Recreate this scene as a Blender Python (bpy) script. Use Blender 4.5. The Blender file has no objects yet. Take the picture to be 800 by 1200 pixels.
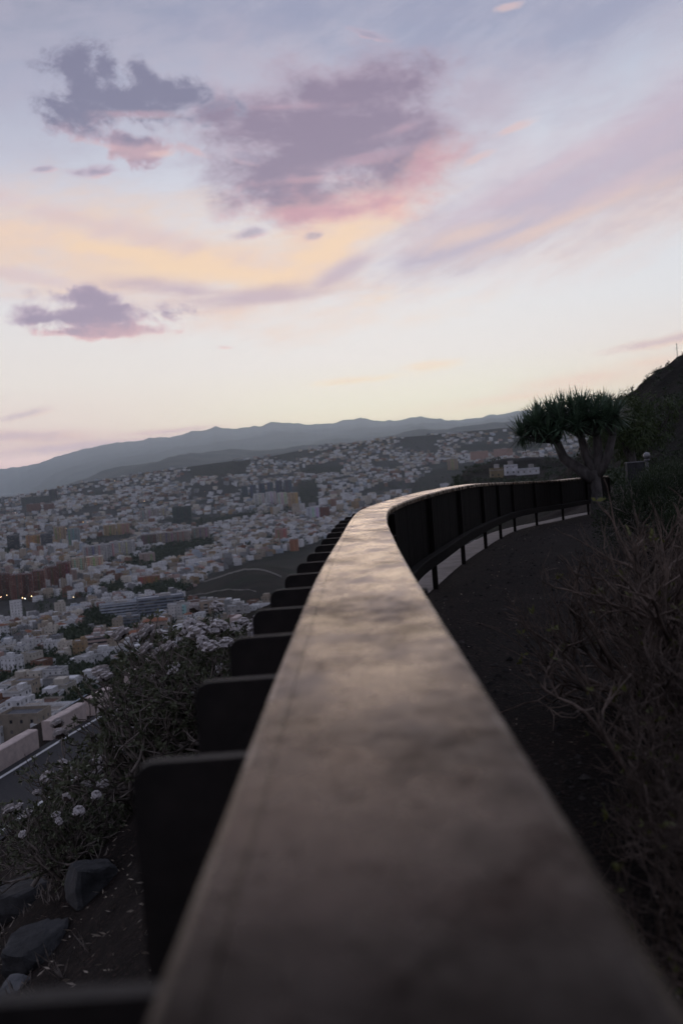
import bpy, bmesh, math, random
import numpy as np
from mathutils import Vector, Matrix

random.seed(7)
RNG = np.random.default_rng(11)
scene = bpy.context.scene
COL = scene.collection
PI = math.pi

# ------------------------------------------------------------------ camera frame (metres, camera at the origin)
FPX = 1167.0
ROLL = math.atan(.075)
PITCH = math.atan(60 * math.cos(ROLL) / FPX)
CR, SR, CP, SP = math.cos(ROLL), math.sin(ROLL), math.cos(PITCH), math.sin(PITCH)

def ray(x, y):
    """sight line through a point of the photograph -> (X/Y, Z/Y)"""
    i, j = x - 400.0, 600.0 - y
    a = i * CR + j * SR
    b = -i * SR + j * CR
    Y = FPX * CP + b * SP
    return a / Y, (-FPX * SP + b * CP) / Y

def at(x, y, Y):
    u, v = ray(x, y)
    return Vector((u * Y, Y, v * Y))

def project(X, Y, Z):
    a = X
    f = Y * CP - Z * SP
    b = Y * SP + Z * CP
    a, b = a / f * FPX, b / f * FPX
    return 400 + a * CR - b * SR, 600 - (a * SR + b * CR)

# ------------------------------------------------------------------ small helpers
def link(o, parent=None):
    COL.objects.link(o)
    if parent is not None:
        o.parent = parent
    return o

def tag(o, label=None, cat=None, group=None, kind=None):
    if label: o['label'] = label
    if cat: o['category'] = cat
    if group: o['group'] = group
    if kind: o['kind'] = kind
    return o

def empty(name, loc=(0, 0, 0), rz=0.0):
    o = bpy.data.objects.new(name, None)
    o.empty_display_size = .2
    o.location = loc
    o.rotation_euler = (0, 0, rz)
    return link(o)

def copy_tree(o, parent=None):
    kids = [c for c in KIDS.get(o.name, [])]
    c = o.copy()
    COL.objects.link(c)
    if parent is not None:
        c.parent = parent
    KIDS[c.name] = [copy_tree(k, c) for k in kids]
    return c
KIDS = {}

class MB:
    """collects faces; build() links them as one mesh object"""
    def __init__(self):
        self.v, self.f, self.m, self.uv, self.c, self.sm = [], [], [], [], [], []
        self.col = (.5, .5, .5)
    def face(self, idx, mat=0, uv=None, smooth=False):
        self.f.append(tuple(idx)); self.m.append(mat)
        self.uv.append(uv if uv is not None else ((0., 0.),) * len(idx))
        self.c.append(self.col); self.sm.append(smooth)
    def add(self, pts):
        n = len(self.v)
        self.v.extend([tuple(p) for p in pts])
        return n
    def box(self, x0, x1, y0, y1, z0, z1, side=0, top=None, M=None, bottom=False):
        if top is None: top = side
        P = [(x0, y0, z0), (x1, y0, z0), (x1, y1, z0), (x0, y1, z0), (x0, y0, z1), (x1, y0, z1), (x1, y1, z1), (x0, y1, z1)]
        if M is not None: P = [M @ Vector(p) for p in P]
        n = self.add(P)
        dx, dy, h0, h1 = x1 - x0, y1 - y0, z0, z1
        o = (x0 * 7.3 + y0 * 3.1) % 1.0
        for a, b, w in ((0, 1, dx), (1, 2, dy), (2, 3, dx), (3, 0, dy)):
            self.face((n + a, n + b, n + b + 4, n + a + 4), side, ((o, h0), (o + w, h0), (o + w, h1), (o, h1)))
        self.face((n + 4, n + 5, n + 6, n + 7), top, ((0, 0), (dx, 0), (dx, dy), (0, dy)))
        if bottom:
            self.face((n + 3, n + 2, n + 1, n), side)
    def tube(self, pts, rad, sides=5, mat=0, cap=True, smooth=True):
        k = len(pts)
        rings = []
        up = Vector((.13, .31, .94)).normalized()
        for i in range(k):
            p = Vector(pts[i])
            d = (Vector(pts[min(i + 1, k - 1)]) - Vector(pts[max(i - 1, 0)]))
            if d.length < 1e-9: d = Vector((0, 0, 1))
            d.normalize()
            s = d.cross(up)
            if s.length < 1e-3: s = d.cross(Vector((1, 0, 0)))
            s.normalize(); t = d.cross(s)
            r = rad[i]
            rings.append(self.add([p + s * (r * math.cos(2 * PI * q / sides)) + t * (r * math.sin(2 * PI * q / sides)) for q in range(sides)]))
        for i in range(k - 1):
            a, b = rings[i], rings[i + 1]
            for q in range(sides):
                q2 = (q + 1) % sides
                self.face((a + q, a + q2, b + q2, b + q), mat, smooth=smooth)
        if cap:
            self.face([rings[0] + q for q in range(sides)][::-1], mat)
            self.face([rings[-1] + q for q in range(sides)], mat)
    def build(self, name, mats, parent=None, data_only=False, outward=False):
        me = bpy.data.meshes.new(name)
        if outward:      # every face turned to the outside of its solid
            bm = bmesh.new(); vs_ = [bm.verts.new(p) for p in self.v]
            for f in self.f: bm.faces.new([vs_[q] for q in f])
            bmesh.ops.recalc_face_normals(bm, faces=bm.faces)
            bm.faces.ensure_lookup_table()
            self.f = [tuple(v.index for v in f.verts) for f in bm.faces] if not bm.verts.index_update() else self.f
            bm.free()
        me.from_pydata(self.v, [], self.f)
        if not isinstance(mats, (list, tuple)): mats = [mats]
        for m in mats: me.materials.append(m)
        me.polygons.foreach_set('material_index', self.m)
        me.polygons.foreach_set('use_smooth', self.sm)
        uvl = me.uv_layers.new(name='UVMap')
        uvl.data.foreach_set('uv', np.array([c for f in self.uv for p in f for c in p], dtype=np.float32))
        at_ = me.attributes.new('tint', 'FLOAT_COLOR', 'FACE')
        at_.data.foreach_set('color', np.array([(c[0], c[1], c[2], 1.0) for c in self.c], dtype=np.float32).ravel())
        me.update()
        if data_only: return me
        o = bpy.data.objects.new(name, me)
        return link(o, parent)

def grid_object(name, P, mat, smooth=True, attr=None):
    """P: (rows, cols, 3) array"""
    r, c, _ = P.shape
    me = bpy.data.meshes.new(name)
    idx = np.arange(r * c).reshape(r, c)
    q = np.stack([idx[:-1, :-1], idx[:-1, 1:], idx[1:, 1:], idx[1:, :-1]], -1).reshape(-1, 4)
    me.vertices.add(r * c); me.vertices.foreach_set('co', P.reshape(-1).astype(np.float32))
    me.loops.add(q.size); me.loops.foreach_set('vertex_index', q.reshape(-1).astype(np.int32))
    me.polygons.add(len(q)); me.polygons.foreach_set('loop_start', np.arange(0, q.size, 4, dtype=np.int32))
    me.polygons.foreach_set('loop_total', np.full(len(q), 4, dtype=np.int32))
    me.polygons.foreach_set('use_smooth', np.full(len(q), smooth))
    if attr is not None:
        for k, val in attr.items():
            a = me.attributes.new(k, 'FLOAT', 'POINT'); a.data.foreach_set('value', val.reshape(-1).astype(np.float32))
    me.materials.append(mat)
    me.update(calc_edges=True); me.validate()
    return link(bpy.data.objects.new(name, me))

def _h(i, j, s):
    n = np.sin(i * 127.1 + j * 311.7 + s * 74.7) * 43758.5453
    return n - np.floor(n)

def vnoise(x, y, seed=0):
    xi, yi = np.floor(x), np.floor(y)
    xf, yf = x - xi, y - yi
    xf = xf * xf * (3 - 2 * xf); yf = yf * yf * (3 - 2 * yf)
    a, b = _h(xi, yi, seed), _h(xi + 1, yi, seed)
    c, d = _h(xi, yi + 1, seed), _h(xi + 1, yi + 1, seed)
    return (a + (b - a) * xf) * (1 - yf) + (c + (d - c) * xf) * yf

def fbm(x, y, seed=0, oct=4):
    s, a, t = 0., .5, 0.
    for o in range(oct):
        s = s + a * vnoise(x * 2 ** o, y * 2 ** o, seed + o * 3); t += a; a *= .5
    return s / t - .5

def sstep(a, b, x):
    t = np.clip((x - a) / (b - a), 0, 1)
    return t * t * (3 - 2 * t)

# ------------------------------------------------------------------ materials
def new_mat(name):
    m = bpy.data.materials.new(name); m.use_nodes = True
    nt = m.node_tree
    b = nt.nodes['Principled BSDF']
    return m, nt, b

def L(nt, a, b): nt.links.new(a, b)

def node(nt, t, **kw):
    n = nt.nodes.new(t)
    for k, v in kw.items(): setattr(n, k, v)
    return n

def noise(nt, scale, detail=6, rough=.6, vec=None, stretch=None):
    n = node(nt, 'ShaderNodeTexNoise')
    n.inputs['Scale'].default_value = scale; n.inputs['Detail'].default_value = detail; n.inputs['Roughness'].default_value = rough
    if vec is None:
        vec = node(nt, 'ShaderNodeTexCoord').outputs['Object']
    if stretch:
        mp = node(nt, 'ShaderNodeMapping'); mp.inputs['Scale'].default_value = stretch
        L(nt, vec, mp.inputs['Vector']); vec = mp.outputs['Vector']
    L(nt, vec, n.inputs['Vector'])
    return n.outputs['Fac']

def ramp(nt, fac, stops):
    r = node(nt, 'ShaderNodeValToRGB')
    e = r.color_ramp.elements
    while len(e) < len(stops): e.new(.5)
    for i, (p, c) in enumerate(stops):
        e[i].position = p; e[i].color = (c[0], c[1], c[2], 1) if not isinstance(c, (int, float)) else (c, c, c, 1)
    L(nt, fac, r.inputs['Fac'])
    return r.outputs['Color']

def mat_noise(name, c1, c2, scale=6., rough=.8, bump=.0, bscale=None, stretch=None, lo=.35, hi=.65, spec=.3, r2=None):
    m, nt, b = new_mat(name)
    f = noise(nt, scale, stretch=stretch)
    L(nt, ramp(nt, f, [(lo, c1), (hi, c2)]), b.inputs['Base Color'])
    b.inputs['Roughness'].default_value = rough
    b.inputs['Specular IOR Level'].default_value = spec
    if r2 is not None:
        L(nt, ramp(nt, noise(nt, scale * 1.7, stretch=stretch), [(lo, rough), (hi, r2)]), b.inputs['Roughness'])
    if bump:
        bp = node(nt, 'ShaderNodeBump'); bp.inputs['Strength'].default_value = bump; bp.inputs['Distance'].default_value = .02
        L(nt, noise(nt, bscale or scale * 4, 8, .7), bp.inputs['Height']); L(nt, bp.outputs['Normal'], b.inputs['Normal'])
    return m

def mat_leaf(name, c1, c2, scale=9., transl=.25, rough=.55):
    m, nt, b = new_mat(name)
    f = noise(nt, scale, 3)
    c = ramp(nt, f, [(.35, c1), (.65, c2)])
    L(nt, c, b.inputs['Base Color']); b.inputs['Roughness'].default_value = rough
    b.inputs['Specular IOR Level'].default_value = .3
    t = node(nt, 'ShaderNodeBsdfTranslucent'); L(nt, c, t.inputs['Color'])
    mx = node(nt, 'ShaderNodeMixShader'); mx.inputs[0].default_value = transl
    out = nt.nodes['Material Output']
    L(nt, b.outputs[0], mx.inputs[1]); L(nt, t.outputs[0], mx.inputs[2]); L(nt, mx.outputs[0], out.inputs['Surface'])
    return m

def mat_emit(name, c, s):
    m, nt, b = new_mat(name)
    b.inputs['Base Color'].default_value = (*c, 1)
    b.inputs['Emission Color'].default_value = (*c, 1); b.inputs['Emission Strength'].default_value = s
    return m

def mat_facade(name, wx=3.2, wz=3.0, fx=(.36, .62), fz=(.36, .70), lit=.0, band=False):
    """painted wall with window openings set out in metres; paint colour comes from the face"""
    m, nt, b = new_mat(name)
    uv = node(nt, 'ShaderNodeUVMap').outputs['UV']
    sp = node(nt, 'ShaderNodeSeparateXYZ'); L(nt, uv, sp.inputs[0])
    def M(op, a, bb=None, c=None):
        n = node(nt, 'ShaderNodeMath', operation=op)
        for i, v in enumerate((a, bb, c)):
            if v is None: continue
            if isinstance(v, (int, float)): n.inputs[i].default_value = v
            else: L(nt, v, n.inputs[i])
        return n.outputs[0]
    a = M('DIVIDE', sp.outputs['X'], wx); z = M('DIVIDE', sp.outputs['Y'], wz)
    fa, fz_ = M('FRACT', a), M('FRACT', z)
    def inside(v, lo, hi): return M('MULTIPLY', M('GREATER_THAN', v, lo), M('LESS_THAN', v, hi))
    win = inside(fz_, *fz)
    if not band: win = M('MULTIPLY', win, inside(fa, *fx))
    cell = node(nt, 'ShaderNodeCombineXYZ'); L(nt, M('FLOOR', a), cell.inputs[0]); L(nt, M('FLOOR', z), cell.inputs[1])
    oi = node(nt, 'ShaderNodeObjectInfo'); L(nt, oi.outputs['Random'], cell.inputs[2])
    wn = node(nt, 'ShaderNodeTexWhiteNoise'); wn.noise_dimensions = '3D'; L(nt, cell.outputs[0], wn.inputs['Vector'])
    at_ = node(nt, 'ShaderNodeAttribute', attribute_name='tint')
    gl = ramp(nt, wn.outputs['Value'], [(.0, (.016, .018, .022)), (.6, (.05, .05, .055)), (.9, (.2, .18, .16))])
    dirt = ramp(nt, noise(nt, .35, 4, .65, stretch=(1, 1, .35)), [(.35, .72), (.65, 1.)])
    mw = node(nt, 'ShaderNodeMix', data_type='RGBA', blend_type='MULTIPLY'); mw.inputs['Factor'].default_value = 1
    L(nt, at_.outputs['Color'], mw.inputs['A']); L(nt, dirt, mw.inputs['B'])
    mx = node(nt, 'ShaderNodeMix', data_type='RGBA')
    L(nt, win, mx.inputs['Factor']); L(nt, mw.outputs['Result'], mx.inputs['A']); L(nt, gl, mx.inputs['B'])
    L(nt, mx.outputs['Result'], b.inputs['Base Color'])
    L(nt, M('SUBTRACT', .85, M('MULTIPLY', win, .55)), b.inputs['Roughness'])
    b.inputs['Specular IOR Level'].default_value = .3
    if lit:
        on = M('MULTIPLY', win, M('GREATER_THAN', wn.outputs['Value'], 1 - lit))
        b.inputs['Emission Color'].default_value = (1., .62, .25, 1)
        L(nt, M('MULTIPLY', on, 1.6), b.inputs['Emission Strength'])
    return m

def mat_tint(name, rough=.85, vary=.35, scale=.5):
    m, nt, b = new_mat(name)
    at_ = node(nt, 'ShaderNodeAttribute', attribute_name='tint')
    d = ramp(nt, noise(nt, scale, 5, .65), [(.35, 1 - vary), (.65, 1.)])
    mw = node(nt, 'ShaderNodeMix', data_type='RGBA', blend_type='MULTIPLY'); mw.inputs['Factor'].default_value = 1
    L(nt, at_.outputs['Color'], mw.inputs['A']); L(nt, d, mw.inputs['B'])
    L(nt, mw.outputs['Result'], b.inputs['Base Color'])
    b.inputs['Roughness'].default_value = rough; b.inputs['Specular IOR Level'].default_value = .25
    return m

FACADE = mat_facade('painted_facade')
FACADE_FINE = mat_facade('apartment_facade', wx=2.7, fx=(.2, .72), fz=(.25, .8), lit=.0)
FACADE_BAND = mat_facade('office_facade', band=True, fz=(.35, .82), lit=.0)
ROOFM = mat_tint('flat_roof_coat', .9, .4, .6)
PLAIN = mat_tint('painted_plaster', .85, .3, .7)
GLASS = mat_noise('dark_window_glass', (.018, .02, .024), (.03, .032, .038), 2, .2, spec=.5)
FRAME = mat_noise('pale_window_frame', (.4, .39, .38), (.55, .54, .52), 3, .6)

SOIL = mat_noise('dark_volcanic_soil', (.010, .0075, .0065), (.028, .019, .016), 9, .95, .9, 60, spec=.15)
def soil_path():
    m, nt, b = new_mat('dark_gravel_soil')
    v = node(nt, 'ShaderNodeTexVoronoi'); v.inputs['Scale'].default_value = 55
    tc = node(nt, 'ShaderNodeTexCoord').outputs['Object']; L(nt, tc, v.inputs['Vector'])
    base = ramp(nt, noise(nt, 2.2, 8, .65), [(.3, (.006, .0043, .0037)), (.55, (.012, .0082, .007)), (.75, (.017, .0125, .0105))])
    sepc = node(nt, 'ShaderNodeSeparateColor'); L(nt, v.outputs['Color'], sepc.inputs[0])
    peb = ramp(nt, sepc.outputs['Red'], [(.0, (.55, .5, .48)), (.9, (1.1, 1.05, 1.0)), (.97, (3.6, 3.4, 3.2))])
    mx = node(nt, 'ShaderNodeMix', data_type='RGBA', blend_type='MULTIPLY'); mx.inputs['Factor'].default_value = 1
    L(nt, base, mx.inputs['A']); L(nt, peb, mx.inputs['B']); L(nt, mx.outputs['Result'], b.inputs['Base Color'])
    b.inputs['Roughness'].default_value = .95; b.inputs['Specular IOR Level'].default_value = .12
    bp = node(nt, 'ShaderNodeBump'); bp.inputs['Strength'].default_value = .8; bp.inputs['Distance'].default_value = .015
    L(nt, v.outputs['Distance'], bp.inputs['Height']); L(nt, bp.outputs['Normal'], b.inputs['Normal'])
    return m
PATHSOIL = soil_path()
ASPHALT = mat_noise('asphalt', (.022, .022, .024), (.034, .033, .034), 14, .85, .4, 90)
ROADPAINT = mat_noise('white_road_paint', (.42, .42, .42), (.62, .62, .6), 12, .7)
CONCRETE = mat_noise('pale_concrete', (.30, .28, .26), (.42, .39, .36), 5, .85, .5, 40)
LEDGEC = mat_noise('pale_ledge_concrete', (.22, .19, .17), (.33, .29, .265), 4, .8, .4, 40)
BLOCKM = mat_noise('pinkish_block_render', (.44, .36, .33), (.58, .48, .43), 3.5, .85, .5, 30)
ROCK = mat_noise('dark_basalt_rock', (.018, .018, .019), (.045, .045, .047), 5, .85, .9, 22)
ROCKP = mat_noise('grey_weathered_rock', (.06, .062, .066), (.15, .15, .155), 7, .85, .9, 26)
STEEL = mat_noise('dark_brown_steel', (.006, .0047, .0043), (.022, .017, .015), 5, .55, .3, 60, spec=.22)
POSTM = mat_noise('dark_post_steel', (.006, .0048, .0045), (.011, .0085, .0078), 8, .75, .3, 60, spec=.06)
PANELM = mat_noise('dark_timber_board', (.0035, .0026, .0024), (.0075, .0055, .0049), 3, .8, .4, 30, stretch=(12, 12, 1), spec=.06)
BARK = mat_noise('grey_bark', (.05, .045, .042), (.11, .10, .095), 9, .9, .8, 30, stretch=(1, 1, .4))
TWIG = mat_noise('dry_brown_twig', (.042, .031, .024), (.20, .148, .118), 12, .85, .4, 60)
STEM = mat_noise('grey_brown_stem', (.08, .067, .057), (.26, .22, .19), 12, .85, .5, 60)
PETAL = mat_leaf('pale_dry_petal', (.40, .37, .36), (.68, .63, .61), 25, .3)
HEADCORE = mat_leaf('dull_seed_core', (.06, .045, .04), (.13, .10, .09), 30, .1)
LEAFY = mat_leaf('yellow_green_leaf', (.07, .075, .02), (.13, .13, .035), 12)
LEAFG = mat_leaf('grey_green_succulent_leaf', (.05, .058, .032), (.145, .155, .095), 8, .15)
LEAFD = mat_leaf('dark_green_leaf', (.013, .021, .010), (.036, .052, .022), 5)
LEAFM = mat_leaf('mid_green_leaf', (.028, .044, .015), (.062, .086, .028), 3)
LEAFT = mat_leaf('tree_green_leaf', (.014, .024, .011), (.036, .055, .022), .6)
DRAGON = mat_leaf('blue_green_sword_leaf', (.042, .074, .045), (.12, .18, .11), 5, .15, .35)
STRAW = mat_leaf('straw_bits', (.16, .13, .10), (.34, .29, .23), 9, .1)
LAMPGLASS = mat_noise('white_lamp_globe', (.10, .10, .10), (.18, .18, .18), 4, .18, spec=.8)
WARM = mat_emit('warm_lamp_light', (1., .66, .34), 16.0)
COOL = mat_emit('white_lamp_light', (1., .93, .82), 18.0)
POLEM = mat_noise('grey_pole_metal', (.08, .08, .085), (.14, .14, .145), 5, .5)

def terrain_mat():
    m, nt, b = new_mat('hill_ground')
    tc = node(nt, 'ShaderNodeTexCoord').outputs['Object']
    n1 = noise(nt, .012, 8, .68, tc)
    n2 = noise(nt, .09, 6, .7, tc)
    a = ramp(nt, n1, [(.36, (.026, .020, .017)), (.5, (.019, .017, .013)), (.62, (.012, .017, .009))])
    c = ramp(nt, n2, [(.35, .55), (.65, 1.25)])
    mx = node(nt, 'ShaderNodeMix', data_type='RGBA', blend_type='MULTIPLY'); mx.inputs['Factor'].default_value = 1
    L(nt, a, mx.inputs['A']); L(nt, c, mx.inputs['B'])
    u = node(nt, 'ShaderNodeAttribute', attribute_name='urban')
    city = ramp(nt, n2, [(.35, (.022, .022, .021)), (.65, (.06, .058, .056))])
    m2 = node(nt, 'ShaderNodeMix', data_type='RGBA')
    L(nt, u.outputs['Fac'], m2.inputs['Factor']); L(nt, mx.outputs['Result'], m2.inputs['A']); L(nt, city, m2.inputs['B'])
    L(nt, m2.outputs['Result'], b.inputs['Base Color'])
    b.inputs['Roughness'].default_value = .95; b.inputs['Specular IOR Level'].default_value = .1
    bp = node(nt, 'ShaderNodeBump'); bp.inputs['Strength'].default_value = 1.; bp.inputs['Distance'].default_value = 1.6
    L(nt, noise(nt, .28, 10, .75, tc), bp.inputs['Height']); L(nt, bp.outputs['Normal'], b.inputs['Normal'])
    return m
TERRAIN = terrain_mat()
MOUNT = mat_noise('far_mountain_slopes', (.045, .048, .042), (.10, .098, .09), .0016, .95, spec=.1)
ROCKHILL = mat_noise('volcanic_hill_rock', (.016, .013, .011), (.05, .04, .034), .35, .95, 1.0, 1.4, spec=.1)
SEAM = mat_noise('sea_water', (.02, .03, .04), (.03, .04, .05), .01, .6, spec=.15)

def rail_mat():
    m, nt, b = new_mat('worn_brown_rail_coat')
    tc = node(nt, 'ShaderNodeTexCoord').outputs['Object']
    n1 = noise(nt, 4.5, 10, .68, tc, (1.3, .8, 1))
    n2 = noise(nt, 13, 9, .75, tc, (3.2, .35, 1))
    n3 = noise(nt, 1.3, 6, .62, tc, (1, 1.5, 1))
    base = ramp(nt, n1, [(.32, (.007, .0044, .0036)), (.47, (.017, .0105, .0082)), (.60, (.031, .0185, .0138)), (.76, (.054, .034, .026))])
    spot = ramp(nt, n2, [(.34, .5), (.45, .95), (.7, 1.25)])
    broad = ramp(nt, n3, [(.40, .34), (.47, .8), (.56, 1.15)])
    mx = node(nt, 'ShaderNodeMix', data_type='RGBA', blend_type='MULTIPLY'); mx.inputs['Factor'].default_value = 1
    L(nt, base, mx.inputs['A']); L(nt, spot, mx.inputs['B'])
    m3 = node(nt, 'ShaderNodeMix', data_type='RGBA', blend_type='MULTIPLY'); m3.inputs['Factor'].default_value = 1
    L(nt, mx.outputs['Result'], m3.inputs['A']); L(nt, broad, m3.inputs['B'])
    # worn varnish: a warm clear gloss over the brown coat, dull where it is scuffed or stained
    bp = node(nt, 'ShaderNodeBump'); bp.inputs['Strength'].default_value = .5; bp.inputs['Distance'].default_value = .003
    L(nt, n2, bp.inputs['Height'])
    L(nt, m3.outputs['Result'], b.inputs['Base Color']); b.inputs['Roughness'].default_value = .8; b.inputs['Specular IOR Level'].default_value = 0
    L(nt, bp.outputs['Normal'], b.inputs['Normal'])
    g = node(nt, 'ShaderNodeBsdfGlossy'); g.inputs['Color'].default_value = (1., .885, .79, 1); L(nt, bp.outputs['Normal'], g.inputs['Normal'])
    L(nt, ramp(nt, n1, [(.36, .42), (.5, .28), (.64, .2)]), g.inputs['Roughness'])
    fr = node(nt, 'ShaderNodeFresnel'); fr.inputs['IOR'].default_value = 1.27; L(nt, bp.outputs['Normal'], fr.inputs['Normal'])
    n4 = noise(nt, 2.1, 9, .7, tc, (1.3, 1.0, 1))
    wear = ramp(nt, n4, [(.36, .42), (.46, .78), (.56, .97), (.7, 1.)])
    scuff = ramp(nt, noise(nt, 22, 7, .7, tc, (1, .8, 1)), [(.36, .66), (.46, 1.)])
    k1 = node(nt, 'ShaderNodeMath', operation='MULTIPLY'); L(nt, fr.outputs[0], k1.inputs[0]); L(nt, wear, k1.inputs[1])
    k2 = node(nt, 'ShaderNodeMath', operation='MULTIPLY'); L(nt, k1.outputs[0], k2.inputs[0]); L(nt, scuff, k2.inputs[1])
    mxs = node(nt, 'ShaderNodeMixShader'); L(nt, k2.outputs[0], mxs.inputs[0]); L(nt, b.outputs[0], mxs.inputs[1]); L(nt, g.outputs[0], mxs.inputs[2])
    L(nt, mxs.outputs[0], nt.nodes['Material Output'].inputs['Surface'])
    return m
RAIL = rail_mat()

# ------------------------------------------------------------------ curves that set out the place
INNER = [(-12, .13, .33), (-2, .19, .345), (0, .197, .352), (.6, .2, .36), (1.14, .207, .37), (1.7, .214, .378), (2.35, .224, .39), (3.7, .240, .408), (5.4, .274, .428),
         (7.4, .335, .445), (9.0, .445, .46), (10.4, .68, .468), (11.9, 1.08, .465), (14.5, 1.72, .505), (16.9, 2.36, .56), (20.0, 3.16, .67),
         (23.0, 4.02, .785), (25.3, 4.93, .88), (27.6, 6.05, .98), (29.9, 7.25, 1.05), (32.2, 8.7, 1.13), (40, 12.2, 1.35), (60, 16.5, 1.9), (110, 27, 3), (160, 38, 4)]
IY = np.array([p[0] for p in INNER]); IX = np.array([p[1] for p in INNER]); ID = np.array([p[2] for p in INNER])
def _smooth_interp(Yq, ys, vs):
    # Catmull-Rom style (monotone tangents) so the rail bends without corners
    Yq = np.asarray(Yq, float)
    d = np.diff(vs) / np.diff(ys)
    t = np.empty(len(vs)); t[0], t[-1] = d[0], d[-1]
    w = np.diff(ys)
    t[1:-1] = (d[:-1] * w[1:] + d[1:] * w[:-1]) / (w[1:] + w[:-1])
    k = np.clip(np.searchsorted(ys, Yq) - 1, 0, len(ys) - 2)
    h = ys[k + 1] - ys[k]; s = np.clip((Yq - ys[k]) / h, 0, 1)
    return ((2 * s**3 - 3 * s**2 + 1) * vs[k] + (s**3 - 2 * s**2 + s) * h * t[k] + (-2 * s**3 + 3 * s**2) * vs[k + 1] + (s**3 - s**2) * h * t[k + 1])
def fence_x(Y): return _smooth_interp(Y, IY, IX)
def fence_drop(Y): return _smooth_interp(Y, IY, ID)
W_RAIL, H_FENCE = .36, 1.2

ROADP = [(-40, -14.5), (0, -13.6), (20, -12.6), (25.6, -12.05), (31, -10.95), (34.5, -10.25), (37.7, -9.55), (42.6, -8.75), (47, -7.9), (53.2, -6.45), (58.4, -5.1), (66, -2.5), (80, 4), (120, 16)]
RY = np.array([p[0] for p in ROADP], float); RX = np.array([p[1] for p in ROADP], float)
def road_x(Y): return _smooth_interp(Y, RY, RX)          # the far painted line
ROAD_Z = -9.0
ROAD_W = 3.0

# ------------------------------------------------------------------ terrain height (city bowl, foothills, mountains)
TD = np.log(np.array([40, 60, 100, 200, 300, 420, 700, 1100, 1500, 2000, 2600, 3300, 4000, 4600], float))
TP = np.array([430, 400, 370, 345, 315, 278, 212, 158, 122, 88, 62, 38, 18, 0], float)
def interp_px(tab):
    xs = np.array([t[0] for t in tab], float); ys = np.array([t[1] for t in tab], float)
    hz = 570 - .075 * xs
    return lambda u: np.interp(400 + FPX * u, xs, ys - hz)
P_TOP = interp_px([(-400, 610), (0, 584), (50, 577), (100, 566), (150, 559), (200, 552), (250, 545), (300, 538), (350, 528), (400, 520), (450, 515), (500, 511), (550, 507), (600, 503), (800, 488), (1200, 470)])
P_RDG2 = interp_px([(-400, 700), (0, 640), (40, 590), (62, 572), (112, 555), (150, 546), (200, 540), (260, 533), (330, 524), (380, 517), (420, 512), (500, 504), (560, 497), (600, 492), (650, 488), (800, 480), (1200, 460)])
P_RDG1 = interp_px([(-400, 556), (-100, 552), (0, 549), (30, 546), (50, 543), (75, 534), (100, 528), (130, 520), (150, 519), (175, 516), (200, 510), (225, 507), (240, 504), (262, 501), (270, 502), (290, 500), (310, 498), (325, 494), (345, 495), (370, 495), (395, 496), (415, 493), (440, 490), (452, 492), (470, 491),
                    (490, 488), (500, 487), (515, 490), (530, 491), (560, 489), (580, 486), (600, 484), (640, 480), (700, 476), (800, 468), (1200, 450)])

def city_p(u, Y):
    Y = np.asarray(Y, float); u = np.asarray(u, float)
    p = np.interp(np.log(np.clip(Y, 40, 4600)), TD, TP)
    k = np.clip((Y - 900) / 3700, 0, 1) ** 1.4
    p = p + k * P_TOP(u)
    # scrub-covered spur under the road, right of the first houses
    xs = 400 + FPX * u
    p = p - 62 * sstep(95, 190, xs) * sstep(80, 130, Y) * (1 - sstep(330, 620, Y))
    # dark spur with the white house on the right
    k = sstep(465, 560, xs + 30 * fbm(Y / 60, Y * 0, 91, 2)) * sstep(300, 460, Y) * (1 - sstep(660, 1000, Y))
    p = p * (1 - k) + (42 - 21 * sstep(430, 650, Y) + .03 * np.clip(560 - xs, 0, 200) + 26 * fbm(u * Y / 55, Y / 55, 93, 4) * sstep(420, 560, Y)) * k
    return p

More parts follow.
